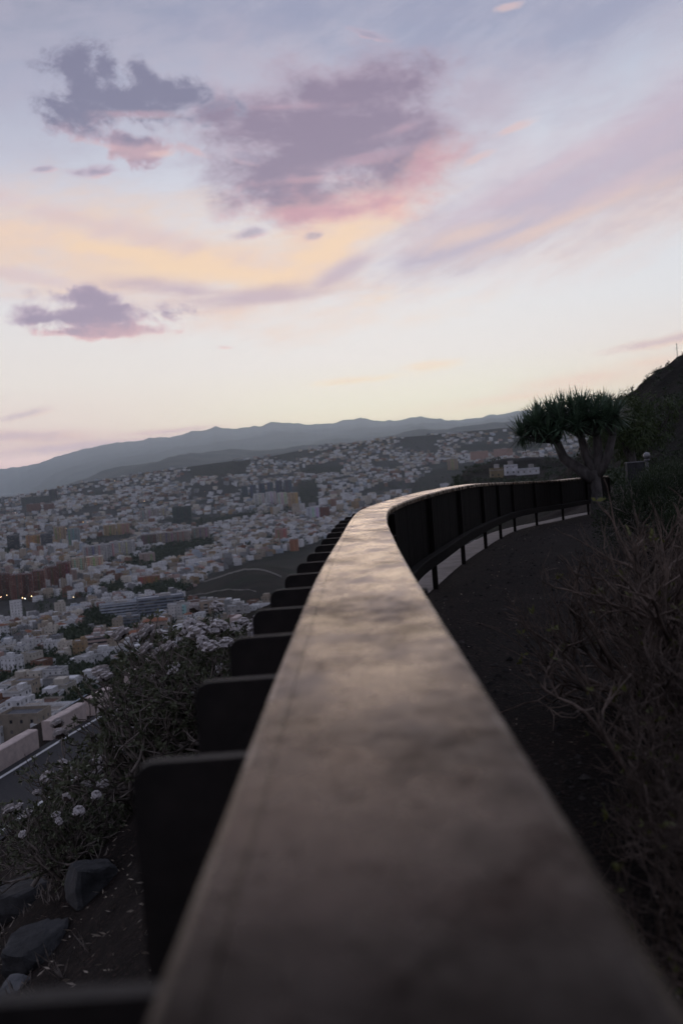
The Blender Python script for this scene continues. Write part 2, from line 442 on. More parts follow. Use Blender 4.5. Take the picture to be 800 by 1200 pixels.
def far_z(u, Y):
    z = -city_p(u, np.minimum(Y, 4600)) * np.minimum(Y, 4600) / FPX
    xs = 400 + FPX * u
    rough = sstep(300, 900, Y)
    X = u * Y
    z = z + rough * 9 * fbm(X / 160, Y / 160, 5, 4) + sstep(1500, 3000, Y) * 36 * fbm(X / 600, Y / 600, 8, 3)
    # bare terraced hill
    m = np.exp(-(((xs - 300) / 75) ** 2 + ((Y - 1080) / 260) ** 2))
    z = z + m * (16 + 5 * np.floor(3 * fbm(X / 120, Y / 70, 3, 3) + Y / 60) * .25)
    # flat-topped old cone at the upper edge of the town
    m = sstep(224, 232, xs) * (1 - sstep(262, 296, xs)) * sstep(3350, 3450, Y) * (1 - sstep(3700, 4000, Y))
    z = z + m * (44 + 10 * fbm(X / 60, Y / 60, 9, 3))
    # beyond the town: foothills, second ridge, main ridge
    p46 = -(-city_p(u, 4600.0))
    p1 = P_RDG1(u) + 7 * fbm(u * 42, u * 0 + 3.3, 12, 4) * sstep(-.31, -.2, u) + 3.2 * fbm(u * 160, u * 0 + 1.3, 13, 4)
    p2 = P_RDG2(u) + 7 * fbm(u * 36, u * 0 + 7.7, 17, 5)
    lg = np.log(np.clip(Y, 4600, 44000))
    k46, k5, k65, k75, k10, k13 = np.log([4600, 5400, 11000, 13500, 35000, 42000])
    def seg(a, b, pa, pb):
        t = np.clip((lg - a) / (b - a), 0, 1); return pa + (pb - pa) * t
    pm = np.where(lg < k5, seg(k46, k5, p46, np.maximum(p2, p46) + 14), np.where(lg < k65, seg(k5, k65, np.maximum(p2, p46) + 14, p2),
         np.where(lg < k75, seg(k65, k75, p2, p2 + 10), np.where(lg < k10, seg(k75, k10, p2 + 10, p1), seg(k10, k13, p1, p1 + 60)))))
    far = Y > 4600
    g = np.abs(fbm(X / 1500, Y / 3300, 21, 5)) * 2
    zf = -pm * Y / FPX + (g - .35) * 190 * sstep(4900, 10500, Y) * (1 - .8 * np.exp(-((Y - 35000) / 2400.) ** 2)) + 26 * fbm(X / 260, Y / 260, 31, 4) * sstep(4700, 5600, Y)
    return np.where(far, zf, z)

HILLX = np.array([-400, 0, 20, 34, 42, 48, 55, 61.5, 68, 72, 78, 90, 120, 200, 400], float)
HILLZ = np.array([-400, -200, -120, -44, -19, -9.5, -2.6, 4.6, 9.6, 12.2, 15.6, 23, 40, 66, 86], float)
def hill_z(X, Y):
    xe = X * 220 / np.maximum(Y, 40)
    s = sstep(70, 220, Y)
    z = -9 + (np.interp(xe, HILLX, HILLZ) + 9) * s
    return z + s * (7 * fbm(X / 16, Y / 16, 41, 5) + 4 * fbm(X / 5, Y / 5, 47, 3) + 1.2) - 130 * sstep(225, 380, Y)

def ground_z(X, Y):
    X = np.asarray(X, float); Y = np.asarray(Y, float)
    xf = fence_x(np.clip(Y, -12, 160)); zb = -(fence_drop(np.clip(Y, -12, 160)) + H_FENCE)
    xo = xf - .60
    xr = road_x(np.clip(Y, -40, 120)) + ROAD_W
    # plateau on the inner side, with a bank climbing away from the path
    d = X - xf
    zin = zb + .10 + .35 * sstep(2.5, 7, d) + .05 * np.clip(d - 7, 0, 60) + .10 * fbm(X / 1.4, Y / 1.4, 1, 4) * sstep(.4, 1.2, d) - .03 * (1 - sstep(.1, .5, d))
    # slope between fence and road
    t = np.clip((xo - X) / np.maximum(xo - xr, 1.), 0, 1)
    zmid = zb - .02 + (ROAD_Z - zb) * t + (.55 * fbm(X / 1.6, Y / 1.6, 2, 4)) * sstep(.0, .12, t) * (1 - sstep(.9, 1., t))
    # road bed, verge, then the steep fall to the town
    e = road_x(np.clip(Y, -40, 120)) - X
    zout = ROAD_Z - .78 * np.clip(e - 2.3, 0, None) + .8 * fbm(X / 6, Y / 6, 4, 4) * sstep(2.3, 6, e)
    u = X / np.maximum(Y, 1.)
    zfar = far_z(u, np.maximum(Y, 40.))
    zfar = np.where(Y < 60, -200., zfar)
    zo = np.maximum(zout, zfar)
    z = np.where(X > xo, zin, np.where(X > xr, zmid, zo))
    z = np.where((X > xr - ROAD_W - 2.2) & (X <= xr), ROAD_Z, z)
    z = np.where(Y < 130, z, np.maximum(zfar, np.where(Y < 160, z - 140 * sstep(130, 160, Y), -1e3)))
    return np.maximum(z, np.where((Y > 62) & (u > .1), hill_z(X, Y), -1e3))
def gz(X, Y): return float(ground_z(np.array([X]), np.array([Y]))[0])

def hit_ground(x, y, y0=60., y1=9000., n=1600):
    u, v = ray(x, y)
    Ys = np.exp(np.linspace(math.log(y0), math.log(y1), n))
    g = ground_z(u * Ys, Ys)
    below = np.nonzero(v * Ys <= g)[0]
    Y = Ys[below[0]] if len(below) else y1
    return Vector((u * Y, Y, float(g[below[0]]) if len(below) else v * Y))

# ------------------------------------------------------------------ ground sheets
def make_ground():
    xs = np.concatenate([np.linspace(-46, -15, 60), np.linspace(-14.6, 9, 190), np.linspace(9.3, 46, 90)])
    ys = np.concatenate([np.linspace(-10, 0, 26), np.linspace(.15, 14, 110), np.linspace(14.3, 60, 130)])
    X, Y = np.meshgrid(xs, ys)
    Z = ground_z(X, Y)
    d = X - fence_x(np.clip(Y, -12, 160))
    o = grid_object('ground', np.stack([X, Y, Z], -1), PATHSOIL)
    tag(o, kind='structure')
    us = np.concatenate([np.linspace(-.767, -.42, 30), np.linspace(-.415, .42, 420), np.linspace(.425, .767, 40)])
    rows = np.concatenate([np.exp(np.linspace(math.log(60), math.log(300), 120)), np.exp(np.linspace(math.log(304), math.log(4800), 260))])
    U, Y = np.meshgrid(us, rows)
    X = U * Y
    Z = ground_z(X, Y)
    px, py = project(X, Y, Z)
    urban = (sstep(330, 380, Y)) * (1 - sstep(4200, 4700, Y)) * (~nobuild(px, py, Y)).astype(float) * (X < np.maximum(.33 * Y, 0))
    o = grid_object('terrain', np.stack([X, Y, Z], -1), TERRAIN, attr={'urban': urban})
    tag(o, kind='structure')
    us = np.concatenate([np.linspace(-.75, -.4, 50), np.linspace(-.398, .398, 640), np.linspace(.4, .75, 50)])
    rows = np.concatenate([np.linspace(4795, 13800, 150), np.linspace(14000, 37000, 130), np.linspace(37500, 41800, 8)])
    U, Y = np.meshgrid(us, rows)
    Z = far_z(U, np.maximum(Y, 4800.1)) - np.where(Y < 4800, 3, 0)
    o = grid_object('mountains', np.stack([U * Y, Y, Z], -1), MOUNT)
    tag(o, kind='structure')
    P = np.array([[[-34000, 2500, -182], [34000, 2500, -182]], [[-34000, 44000, -182], [34000, 44000, -182]]], float)
    tag(grid_object('sea', P, SEAM), kind='structure')

def in_poly(px, py, poly):
    c = np.zeros(np.shape(px), bool)
    n = len(poly)
    for i in range(n):
        x1, y1 = poly[i]; x2, y2 = poly[(i + 1) % n]
        k = ((y1 > py) != (y2 > py)) & (px < (x2 - x1) * (py - y1) / (y2 - y1 + 1e-9) + x1)
        c ^= k
    return c

BARE = [[(212, 700), (235, 682), (262, 668), (300, 656), (370, 636), (440, 620), (440, 690), (300, 712), (245, 708), (225, 706)],
        [(224, 560), (224, 537), (286, 537), (292, 556)],
        [(480, 568), (505, 551), (535, 545), (590, 541), (650, 536), (820, 500), (820, 590), (480, 590)],
        [(535, 529), (540, 522), (600, 519), (640, 519), (640, 527)]]
WOODS = [[(140, 668), (160, 655), (200, 637), (250, 634), (252, 642), (215, 650), (175, 668)],
         [(349, 598), (350, 566), (372, 562), (374, 590), (366, 600)], [(352, 556), (365, 547), (402, 546), (402, 556)],
         [(96, 735), (104, 722), (128, 716), (140, 722), (130, 742), (104, 742)], [(60, 762), (70, 748), (100, 738), (112, 748), (90, 762)],
         [(150, 696), (200, 684), (226, 690), (205, 702), (160, 704)], [(98, 652), (104, 640), (122, 644), (120, 656), (104, 666)],
         [(110, 700), (120, 690), (150, 680), (140, 700)], [(0, 655), (0, 645), (34, 640), (36, 652)], [(225, 612), (262, 606), (300, 600), (300, 606), (230, 620)]]
SCRUB = [(60, 850), (110, 812), (140, 785), (165, 763), (205, 738), (250, 722), (290, 700), (310, 688), (420, 664), (420, 800), (200, 860)]
def nobuild(px, py, Y):
    m = np.zeros(np.shape(px), bool)
    for p in BARE + WOODS: m |= in_poly(px, py, p)
    m |= in_poly(px, py, SCRUB) & (Y < 620)
    return m
make_ground()

# ------------------------------------------------------------------ road with guard blocks
def ribbon(name, ys, xl, xr, z, mat):
    P = np.zeros((len(ys), 2, 3))
    P[:, 0, 0] = xl; P[:, 1, 0] = xr; P[:, :, 1] = ys[:, None]; P[:, :, 2] = z
    return tag(grid_object(name, P, mat), kind='structure')
ys = np.linspace(-10, 100, 160)
ribbon('road', ys, road_x(ys) - .35, road_x(ys) + ROAD_W - .1, ROAD_Z + .05, ASPHALT)
ribbon('road_marking', ys, road_x(ys) - .06, road_x(ys) + .07, ROAD_Z + .056, ROADPAINT)
ribbon('road_marking', ys, road_x(ys) + ROAD_W - .42, road_x(ys) + ROAD_W - .3, ROAD_Z + .056, ROADPAINT)

def guard_block(Y0, Y1, n, label):
    x0, x1 = float(road_x(Y0)) - .42, float(road_x(Y1)) - .42
    yaw = math.atan2(Y1 - Y0, x1 - x0)
    ln = math.hypot(x1 - x0, Y1 - Y0)
    o = bmesh_block(ln, .38, .68)
    o.location = (x0, Y0, ROAD_Z); o.rotation_euler = (0, 0, yaw)
    tag(o, label, 'guard block', 'pale guard blocks lining the road below')
def bmesh_block(ln, w, h):
    mb = MB()
    b = .035
    prof = [(0, 0), (0, h - b), (b, h), (w - b, h), (w, h - b), (w, 0)]
    nseg = 8
    base = []
    for i in range(nseg + 1):
        x = ln * i / nseg
        base.append(mb.add([(x, y + random.uniform(-.008, .008), z + (random.uniform(-.01, .01) if z > .1 else 0)) for y, z in prof]))
    for i in range(nseg):
        for q in range(5):
            mb.face((base[i] + q, base[i + 1] + q, base[i + 1] + q + 1, base[i] + q + 1))
    mb.face([base[0] + q for q in range(6)]); mb.face([base[-1] + q for q in range(6)][::-1])
    return mb.build('guard_block', BLOCKM)
blk = [((0, 47), 'pale rendered guard block at the left frame edge beside the dark road'),
       ((63, 103), 'long pale guard block second from the bottom along the road edge'),
       ((112, 136), 'pale guard block half behind the dry shrub, third from the bottom'),
       ((157, 173), 'short pale guard block right of the gap with a shrub head before it'),
       ((182, 193), 'small pale guard block showing its end beside the green scrub'),
       ((201, 214), 'pale guard block above the shrub, framed by dry flower heads'),
       ((219, 237), 'pale guard block behind the tall pale flower heads'),
       ((257, 266), 'far pale guard block between flower heads and fence fins'),
       ((278, 287), 'farthest visible guard block just left of the dark fins')]
def y_on_road(x):
    lo, hi = 20., 70.
    for _ in range(50):
        m = (lo + hi) / 2
        px, _p = project(float(road_x(m)) - .4, m, ROAD_Z)
        if px < x: lo = m
        else: hi = m
    return lo
for k, ((a, b), lab) in enumerate(blk):
    ya, yb = y_on_road(a), y_on_road(b)
    if k == 0: ya -= 1.1
    guard_block(ya, yb, k, lab)

# ------------------------------------------------------------------ the fence
def arc_table():
    Ys = np.linspace(-2.2, 32.2, 2400)
    Xs = fence_x(Ys); Z = -fence_drop(Ys)
    s = np.concatenate([[0], np.cumsum(np.hypot(np.diff(Xs), np.diff(Ys)))])
    return Ys, Xs, Z, s
FY, FX, FZ, FS = arc_table()
def fpt(s):
    Y = np.interp(s, FS, FY); X = np.interp(s, FS, FX); Z = np.interp(s, FS, FZ)
    e = .05
    dx = np.interp(s + e, FS, FX) - np.interp(s - e, FS, FX); dy = np.interp(s + e, FS, FY) - np.interp(s - e, FS, FY)
    l = math.hypot(dx, dy)
    t = Vector((dx / l, dy / l, 0))
    return Vector((X, Y, Z)), t, Vector((-t.y, t.x, 0))     # point on the inner edge, tangent, outward normal
def narrow(Y): return 1 - .23 * float(sstep(2.2, 7.5, np.array(Y)))     # the top board gets narrower towards the bend
def sweep(mb, prof, s0, s1, step, mat=0, closed=True, smooth=False):
    n = max(2, int((s1 - s0) / step) + 1)
    rings = []
    for i in range(n):
        p, t, no = fpt(s0 + (s1 - s0) * i / (n - 1))
        kk = narrow(p.y)
        rings.append(mb.add([p + no * (a * kk if a > 0 else a) + Vector((0, 0, b)) for a, b in prof]))
    k = len(prof)
    for i in range(n - 1):
        for q in range(k if closed else k - 1):
            q2 = (q + 1) % k
            mb.face((rings[i] + q, rings[i] + q2, rings[i + 1] + q2, rings[i + 1] + q), mat, smooth=smooth)
    mb.face([rings[0] + q for q in range(k)], mat); mb.face([rings[-1] + q for q in range(k)][::-1], mat)

S_END = float(FS[-1])
def s_at_y(Y): return float(np.interp(Y, FY, FS))
def make_fence():
    root = empty('lookout_railing', (0, 0, 0))
    tag(root, 'long curving brown railing with broad worn top board and dark side fins', 'railing')
    # top board in lengths, with a thin joint between
    posts = [s_at_y(11.75 + 0 * 1)]
    sp = 2.82
    while posts[-1] + sp < S_END - .6: posts.append(posts[-1] + sp)
    while posts[0] - sp > .2: posts.insert(0, posts[0] - sp)
    jt = s_at_y(1.42) - posts[0] - int((s_at_y(1.42) - posts[0]) / sp) * sp
    joints = [0.0] + [p + jt for p in posts if p + jt < S_END - .8] + [S_END]
    b = .018
    w = W_RAIL
    prof = [(0.0, -.05), (0.0, -b), (b * .4, -b * .35), (b, 0), (w - .0445, 0), (w - .044, -.001), (w - .044, -.05)]
    for a, c in zip(joints[:-1], joints[1:]):
        mb = MB(); sweep(mb, prof, a + .001, c - .001, .12); mb.build('top_board', RAIL, root, outward=True)
    mb = MB(); sweep(mb, [(w - .0432, -.06), (w - .0432, .0), (w - .04, .002), (w - .014, .001), (w - .004, -.005), (w, -.016), (w, -.06)], 0, S_END, .12)
    mb.build('edge_strip', RAIL, root, outward=True)
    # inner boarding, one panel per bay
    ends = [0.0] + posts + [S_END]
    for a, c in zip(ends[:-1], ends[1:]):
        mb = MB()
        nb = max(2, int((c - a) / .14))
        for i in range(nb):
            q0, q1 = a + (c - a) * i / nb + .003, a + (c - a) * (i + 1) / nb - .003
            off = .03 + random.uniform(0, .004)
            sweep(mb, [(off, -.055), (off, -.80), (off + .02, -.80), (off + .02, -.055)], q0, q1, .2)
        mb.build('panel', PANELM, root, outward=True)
    for s in posts + [S_END - .04]:
        p, t, no = fpt(s)
        mb = MB()
        M = Matrix.Translation(p) @ Matrix((( t.x, no.x, 0, 0), (t.y, no.y, 0, 0), (0, 0, 1, 0), (0, 0, 0, 1)))
        mb.box(-.035, .035, -.035, .02, -1.28, -.052, M=M)
        mb.box(-.05, .05, -.06, .045, -1.2, -1.18, M=M)
        mb.build('post', POSTM, root)
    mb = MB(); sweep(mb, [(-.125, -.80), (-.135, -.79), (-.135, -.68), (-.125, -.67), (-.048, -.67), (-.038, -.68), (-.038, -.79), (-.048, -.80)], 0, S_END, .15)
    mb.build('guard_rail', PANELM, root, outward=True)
    # fins across the outer face
    fins = [s_at_y(v) for v in (.78, 1.46, 2.04, 2.6)]
    while fins[-1] < S_END - .5: fins.append(fins[-1] + .53)
    x0, x1, h = .06, w + .19, .78
    r = .035
    prof = [(x0, -h), (x0, -.062), (w + .002, -.05), (x1 - r, -.05)]
    for q in range(1, 6):
        a = PI / 2 * (1 - q / 5)
        prof.append((x1 - r + r * math.cos(a), -.05 - r + r * math.sin(a)))
    prof += [(x1, -h + .1), (x1 - .1, -h)]
    prof[1] = (x0, -.064); prof[2] = (w - .05, -.064); prof.insert(3, (w + .004, -.062)); prof.insert(4, (w + .008, -.05))
    me = None
    mb = MB(); T = .012
    n0 = mb.add([(-T, a, z) for a, z in prof]); n1 = mb.add([(T, a, z) for a, z in prof]); k = len(prof)
    for q in range(k):
        q2 = (q + 1) % k; mb.face((n0 + q, n0 + q2, n1 + q2, n1 + q))
    mb.face([n0 + q for q in range(k)][::-1]); mb.face([n1 + q for q in range(k)])
    me = mb.build('fin', STEEL, data_only=True)
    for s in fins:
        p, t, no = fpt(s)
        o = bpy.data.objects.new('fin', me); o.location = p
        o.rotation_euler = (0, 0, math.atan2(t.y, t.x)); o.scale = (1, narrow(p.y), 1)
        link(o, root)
    # concrete ledge the railing stands on
    mb = MB(); sweep(mb, [(.02, -1.40), (.02, -1.12), (.62, -1.12), (.62, -1.6)], 0, S_END + 0, .2)
    tag(mb.build('kerb_ledge', LEDGEC), kind='structure')
make_fence()

# ------------------------------------------------------------------ plants
def rnd_dir(rng, d, spread):
    v = d + Vector((rng.gauss(0, spread), rng.gauss(0, spread), rng.gauss(0, spread)))
    return v.normalized() if v.length > 1e-6 else d

def branch(mb, rng, p, d, length, rad, depth, kids, spread, lift, tips, sides=4, wob=.18):
    n = 3
    pts = [p]; rr = [rad]
    for i in range(n):
        d = rnd_dir(rng, d, wob); d.z += lift * .15; d.normalize()
        p = p + d * (length / n)
        pts.append(p); rr.append(rad * (1 - .35 * (i + 1) / n))
    mb.tube(pts, rr, sides if depth > 1 else 3, cap=False)
    if depth == 0:
        tips.append((p, d)); return
    for c in range(kids):
        q = pts[rng.choice([1, 2, 3])] if c else pts[-1]
        nd = rnd_dir(rng, d, spread); nd.z += lift; nd.normalize()
        branch(mb, rng, q, nd, length * rng.uniform(.55, .85), rad * .62, depth - 1, kids, spread, lift, tips, sides, wob)

def leaf(mb, p, d, ln, wd, rng, mat=0, fold=.0):
    side = d.cross(Vector((rng.gauss(0, 1), rng.gauss(0, 1), rng.gauss(0, 1))))
    if side.length < 1e-4: side = Vector((1, 0, 0))
    side.normalize()
    a = mb.add([p, p + d * ln * .45 + side * wd, p + d * ln, p + d * ln * .45 - side * wd])
    mb.face((a, a + 1, a + 2, a + 3), mat)

def bare_shrub(seed, h):
    rng = random.Random(seed)
    root = empty('dry_shrub')
    mb, tips = MB(), []
    for i in range(44):
        a = rng.uniform(0, 2 * PI); tilt = rng.uniform(.15, 1.35)
        d = Vector((math.cos(a) * math.sin(tilt), math.sin(a) * math.sin(tilt), math.cos(tilt)))
        branch(mb, rng, Vector((rng.gauss(0, .13), rng.gauss(0, .13), -.05)), d, h * rng.uniform(.30, .47), rng.choice((.010, .014, .020)), 4, 3, .46, .3, tips, 5, .2)
    br = mb.build('branches', TWIG, root)
    lb = MB()
    for p, d in tips:
        if rng.random() < .035:
            for k in range(rng.randint(3, 6)):
                leaf(lb, p, rnd_dir(rng, d, .7), rng.uniform(.02, .045), .007, rng)
    lv = lb.build('leaves', LEAFY, root)
    KIDS[root.name] = [br, lv]
    return root

protos = [bare_shrub(3, .85), bare_shrub(8, .8), bare_shrub(15, .9)]
# X, Y, scale, label
SHR = [(1.12, 2.7, .8, 'tangled leafless shrub nearest the railing at the bottom right'),
       (1.62, 3.7, 1.0, 'broad leafless shrub leaning over the dark path, right of the rail'),
       (2.0, 3.3, 1.05, 'dense twiggy shrub at the right frame edge, low in front'),
       (2.0, 5.2, 1.38, 'tall dry shrub with upright bare stems and few yellow leaves'),
       (2.75, 5.5, 1.3, 'bare shrub with yellow-green leaf tufts at the right frame edge'),
       (1.75, 4.5, .75, 'low bare shrub spreading onto the gravel beside the path'),
       (2.55, 7.0, 1.0, 'bare shrub standing in front of the dark green bush'),
       (3.4, 7.6, 1.1, 'dry brown shrub under the dark green bush at frame edge'),
       (1.5, 2.4, .85, 'matted twig shrub in the bottom right corner'),
       (2.6, 4.0, 1.1, 'dark brown shrub behind the twig shrubs at far right'),
       (1.12, 3.5, .45, 'small dry shrub at the foot of the path edge')]
for i, (x, y, s, lab) in enumerate(SHR):
    o = protos[i] if i < 3 else copy_tree(protos[i % 3])
    o.location = (x, y, gz(x, y)); o.rotation_euler = (0, 0, i * 1.7); o.scale = (s, s, s)
    tag(o, lab, 'shrub', 'leafless shrubs along the path')

# dark green bush, and smaller ones
def leafy_bush(name, seed, r, h, nl, lf, wd, mat, lobes=9):
    rng = random.Random(seed)
    root = empty(name)
    mb, tips = MB(), []
    for i in range(9):
        a = rng.uniform(0, 2 * PI); tl = rng.uniform(.1, .9)
        branch(mb, rng, Vector((0, 0, -.05)), Vector((math.cos(a) * math.sin(tl), math.sin(a) * math.sin(tl), math.cos(tl))), h * .38, h * .022, 3, 3, .5, .1, tips, 4)
    st = mb.build('stem', STEM, root)
    lb = MB()
    cl = []
    for i in range(lobes):
        a = rng.uniform(0, 2 * PI); q = rng.uniform(.15, .75)
        cl.append((Vector((math.cos(a) * q * r, math.sin(a) * q * r, h * rng.uniform(.3, .78))), rng.uniform(.32, .5)))
    for i in range(nl):
        c, rr = cl[rng.randrange(lobes)]
        d = Vector((rng.gauss(0, 1), rng.gauss(0, 1), rng.gauss(0, 1))).normalized()
        k = rng.random() ** .45
        p = c + Vector((d.x * r * rr * k, d.y * r * rr * k, d.z * h * rr * .75 * k))
        if p.z < .02: p.z = rng.uniform(.02, .2)
        leaf(lb, p, (d + Vector((0, 0, .5)) + Vector((rng.gauss(0, .4), rng.gauss(0, .4), rng.gauss(0, .4)))).normalized(), lf * rng.uniform(.6, 1.3), wd, rng)
    lv = lb.build('foliage', mat, root)
    KIDS[root.name] = [st, lv]
    return root
b1 = leafy_bush('green_bush', 5, .72, 1.15, 16000, .045, .006, LEAFD, 14)
b1.location = (4.25, 14.0, gz(4.25, 14.0))
tag(b1, 'rounded dark green bush in front of the dragon tree trunk', 'bush')
for i, (x, y, s, lab) in enumerate([(5.0, 14.6, 1.12, 'dark green bush at the right frame edge before the low grey wall'),
                                    (3.9, 11.2, .75, 'low dark bush behind the dry shrubs at the right edge'),
                                    (8.3, 25.5, 1.1, 'dark bush beside the foot of the dragon tree'),
                                    (11.6, 33, 1.3, 'dark bush below the drooping green tree'),
                                    (14.2, 38, 1.7, 'tall dark bush under the rocky hill, right of the globe lamp')]):
    o = copy_tree(b1); o.location = (x, y, gz(x, y) - .03); o.rotation_euler = (0, 0, 1 + i * 1.3); o.scale = (s, s, s)
    tag(o, lab, 'bush')

# dragon tree
def dragon_tree(x, y):
    z = gz(x, y) - .05
    rng = random.Random(12)
    root = empty('dragon_tree', (x, y, z))
    tag(root, 'dragon tree with thick grey trunk and spiky blue-green crown by the fence', 'tree')
    mb = MB()
    mb.tube([(0, 0, -.1), (-.02, 0, .3), (0, 0, .8), (-.05, 0, 1.15), (-.08, 0, 1.35)], [.25, .18, .15, .17, .15], 12)
    trunk = mb.build('trunk', BARK, root)
    limb_objs = []
    limbs = [([(-.10, 0, 1.1), (-.45, .05, 1.42), (-.85, .1, 1.75), (-1.02, .1, 2.25)], .20),
             ([(-.05, 0, 1.25), (-.22, .15, 1.8), (-.30, .2, 2.35)], .15),
             ([(.0, 0, 1.2), (.12, .05, 1.7), (.10, .0, 2.35)], .16),
             ([(.05, 0, 1.2), (.32, -.1, 1.65), (.52, -.1, 2.3)], .15)]
    for pts, r in limbs:
        mb = MB(); mb.tube(pts, [r * (1 - .15 * i) for i in range(len(pts))], 9); limb_objs.append(mb.build('limb', BARK, root))
    spots = [(-1.65, .1, 2.25), (-1.35, -.3, 2.5), (-1.1, .4, 2.7), (-.75, -.35, 2.72), (-.5, .3, 2.85), (-.2, -.25, 2.65), (.1, .25, 2.85), (.25, -.3, 2.75), (.55, .15, 2.8), (.72, -.2, 2.65), (-1.05, -.4, 2.25), (.4, -.45, 2.5), (-.35, -.5, 2.45), (-1.45, .35, 2.4), (-.9, 0, 2.8), (.1, -.5, 2.6), (-.7, -.5, 2.4), (.85, .3, 2.55), (-.6, .5, 2.6), (-.1, .5, 2.7), (-1.2, .0, 2.55), (.62, .45, 2.75), (-.35, -.2, 2.9), (-.1, -.1, 2.9)]
    for sx, sy, sz in spots:
        li = min(range(len(limbs)), key=lambda n_: (limbs[n_][0][-1][0] - sx) ** 2 + (limbs[n_][0][-1][1] - sy) ** 2)
        lp = limbs[li][0][-1]
        c = Vector((sx * 1.07 - .22, sy, sz + .18))
        mb = MB(); mb.tube([lp, (Vector(lp) + c) / 2 - Vector((0, 0, .04)), c], [.09, .075, .06], 6); mb.build('branchlet', BARK, limb_objs[li])
        lb = MB()
        for k in range(150):
            d = Vector((rng.gauss(0, 1), rng.gauss(0, 1), rng.gauss(.35, .8))).normalized()
            if d.z < -.75: continue
            ln = rng.uniform(.5, .84) * (1.0 if d.z > -.2 else .85)
            side = d.cross(Vector((0, 0, 1)))
            if side.length < .05: side = Vector((1, 0, 0))
            side.normalize()
            sag = Vector((0, 0, -1)) * ln * (.16 if d.z < .5 else .05)
            w0 = rng.uniform(.016, .026)
            p1 = c + d * ln * .5 + sag * .25; p2 = c + d * ln + sag
            n = lb.add([c - side * w0 * .6, c + side * w0 * .6, p1 + side * w0, p1 - side * w0, p2])
            lb.face((n, n + 1, n + 2, n + 3)); lb.face((n + 3, n + 2, n + 4))
        lb.build('leaf_rosette', DRAGON, limb_objs[li])
dragon_tree(7.2, 28.0)

# drooping green tree behind, under the hill
def broad_tree(name, seed, h, r, mat, nl, lf, droop=.5, wd=.03):
    rng = random.Random(seed)
    root = empty(name)
    mb, tips = MB(), []
    mb.tube([(0, 0, -.2), (.05, 0, h * .25), (0, .05, h * .5)], [h * .035, h * .028, h * .02], 7)
    for i in range(7):
        a = rng.uniform(0, 2 * PI)
        branch(mb, rng, Vector((0, .02, h * rng.uniform(.28, .48))), Vector((math.cos(a) * .7, math.sin(a) * .7, .75)).normalized(), h * .28, h * .014, 2, 3, .5, .12, tips, 4)
    tr = mb.build('trunk', BARK, root)
    lb = MB()
    cl = [(p, rng.uniform(.14, .26) * r) for p, d in tips] + [(Vector((rng.gauss(0, .35) * r, rng.gauss(0, .35) * r, h * rng.uniform(.45, .92))), rng.uniform(.2, .36) * r) for i in range(16)]
    for i in range(nl):
        c, rr = rng.choice(cl)
        d = Vector((rng.gauss(0, 1), rng.gauss(0, 1), rng.gauss(0, 1))).normalized()
        p = c + d * rr * rng.random() ** .5
        leaf(lb, p, (d * .7 + Vector((0, 0, -droop)) + Vector((rng.gauss(0, .3), rng.gauss(0, .3), rng.gauss(0, .3)))).normalized(), lf * rng.uniform(.6, 1.3), wd, rng)
    cr = lb.build('crown', mat, root)
    KIDS[root.name] = [tr, cr]
    return root
t1 = broad_tree('pepper_tree', 4, 4.1, 1.7, LEAFM, 9000, .22, .7, .022)
t1.location = (13.3, 45, gz(13.3, 45) - .1); t1.scale = (1.15, 1.15, 1.15); tag(t1, 'drooping green tree behind the dragon tree, against the rocky hill', 'tree')

# globe lamp, cabinet, low wall on the right
def globe_lamp(x, y, px, pyy):
    top = at(px, pyy, y); g = gz(top.x, y)
    root = empty('globe_lamp', (top.x, y, g))
    tag(root, 'globe lamp with white ball on a short post among dark bushes', 'lamp')
    h = top.z - g
    mb = MB(); mb.tube([(0, 0, -.1), (0, 0, h - .16)], [.06, .05], 10); mb.tube([(0, 0, h - .2), (0, 0, h - .12)], [.09, .1], 10); mb.build('post', POLEM, root)
    mb = MB(); n = 12
    rings = []
    for i in range(n + 1):
        a = PI * i / n
        rings.append(mb.add([(.13 * math.sin(a) * math.cos(2 * PI * q / 16), .13 * math.sin(a) * math.sin(2 * PI * q / 16), h - .13 * math.cos(a)) for q in range(16)]))
    for i in range(n):
        for q in range(16): mb.face((rings[i] + q, rings[i] + (q + 1) % 16, rings[i + 1] + (q + 1) % 16, rings[i + 1] + q), smooth=True)
    mb.build('globe', LAMPGLASS, root)
globe_lamp(0, 36, 757, 534)
p = at(744, 560, 40); g = gz(p.x, 40)
root = empty('utility_cabinet', (p.x, 40, g), -.1)
tag(root, 'pale grey utility cabinet half hidden left of the globe lamp', 'cabinet')
hc = at(744, 542, 40).z - g
mb = MB(); mb.box(-.34, .34, -.25, .25, 0, hc); mb.build('body', ROCK, root)
mb = MB(); mb.box(-.29, .29, -.275, -.252, .15, hc - .12); mb.build('door', ROCK, root)
mb = MB(); mb.box(-.35, .35, -.27, .27, hc + .001, hc + .03); mb.build('roof', POLEM, root)
def low_wall():
    a, c = at(752, 583, 21), at(840, 566, 23)
    v = c - a; v.z = 0
    root = empty('low_wall', (a.x, a.y, 0), math.atan2(v.y, v.x))
    tag(root, 'low grey stone wall with pale coping at the right frame edge', 'wall')
    zt = a.z
    g = min(gz(a.x, a.y), gz(c.x, c.y)) - .15
    mb = MB()
    rng = random.Random(3)
    x = 0
    while x < v.length:
        w = rng.uniform(.35, .7); mb.box(x, x + w - .01, -.17 + rng.uniform(-.015, .015), .17, g, zt - .06); x += w
    mb.build('stonework', ROCK, root)
    mb = MB(); mb.box(-.05, x + .05, -.22, .22, zt - .058, zt); mb.build('coping', CONCRETE, root)
low_wall()

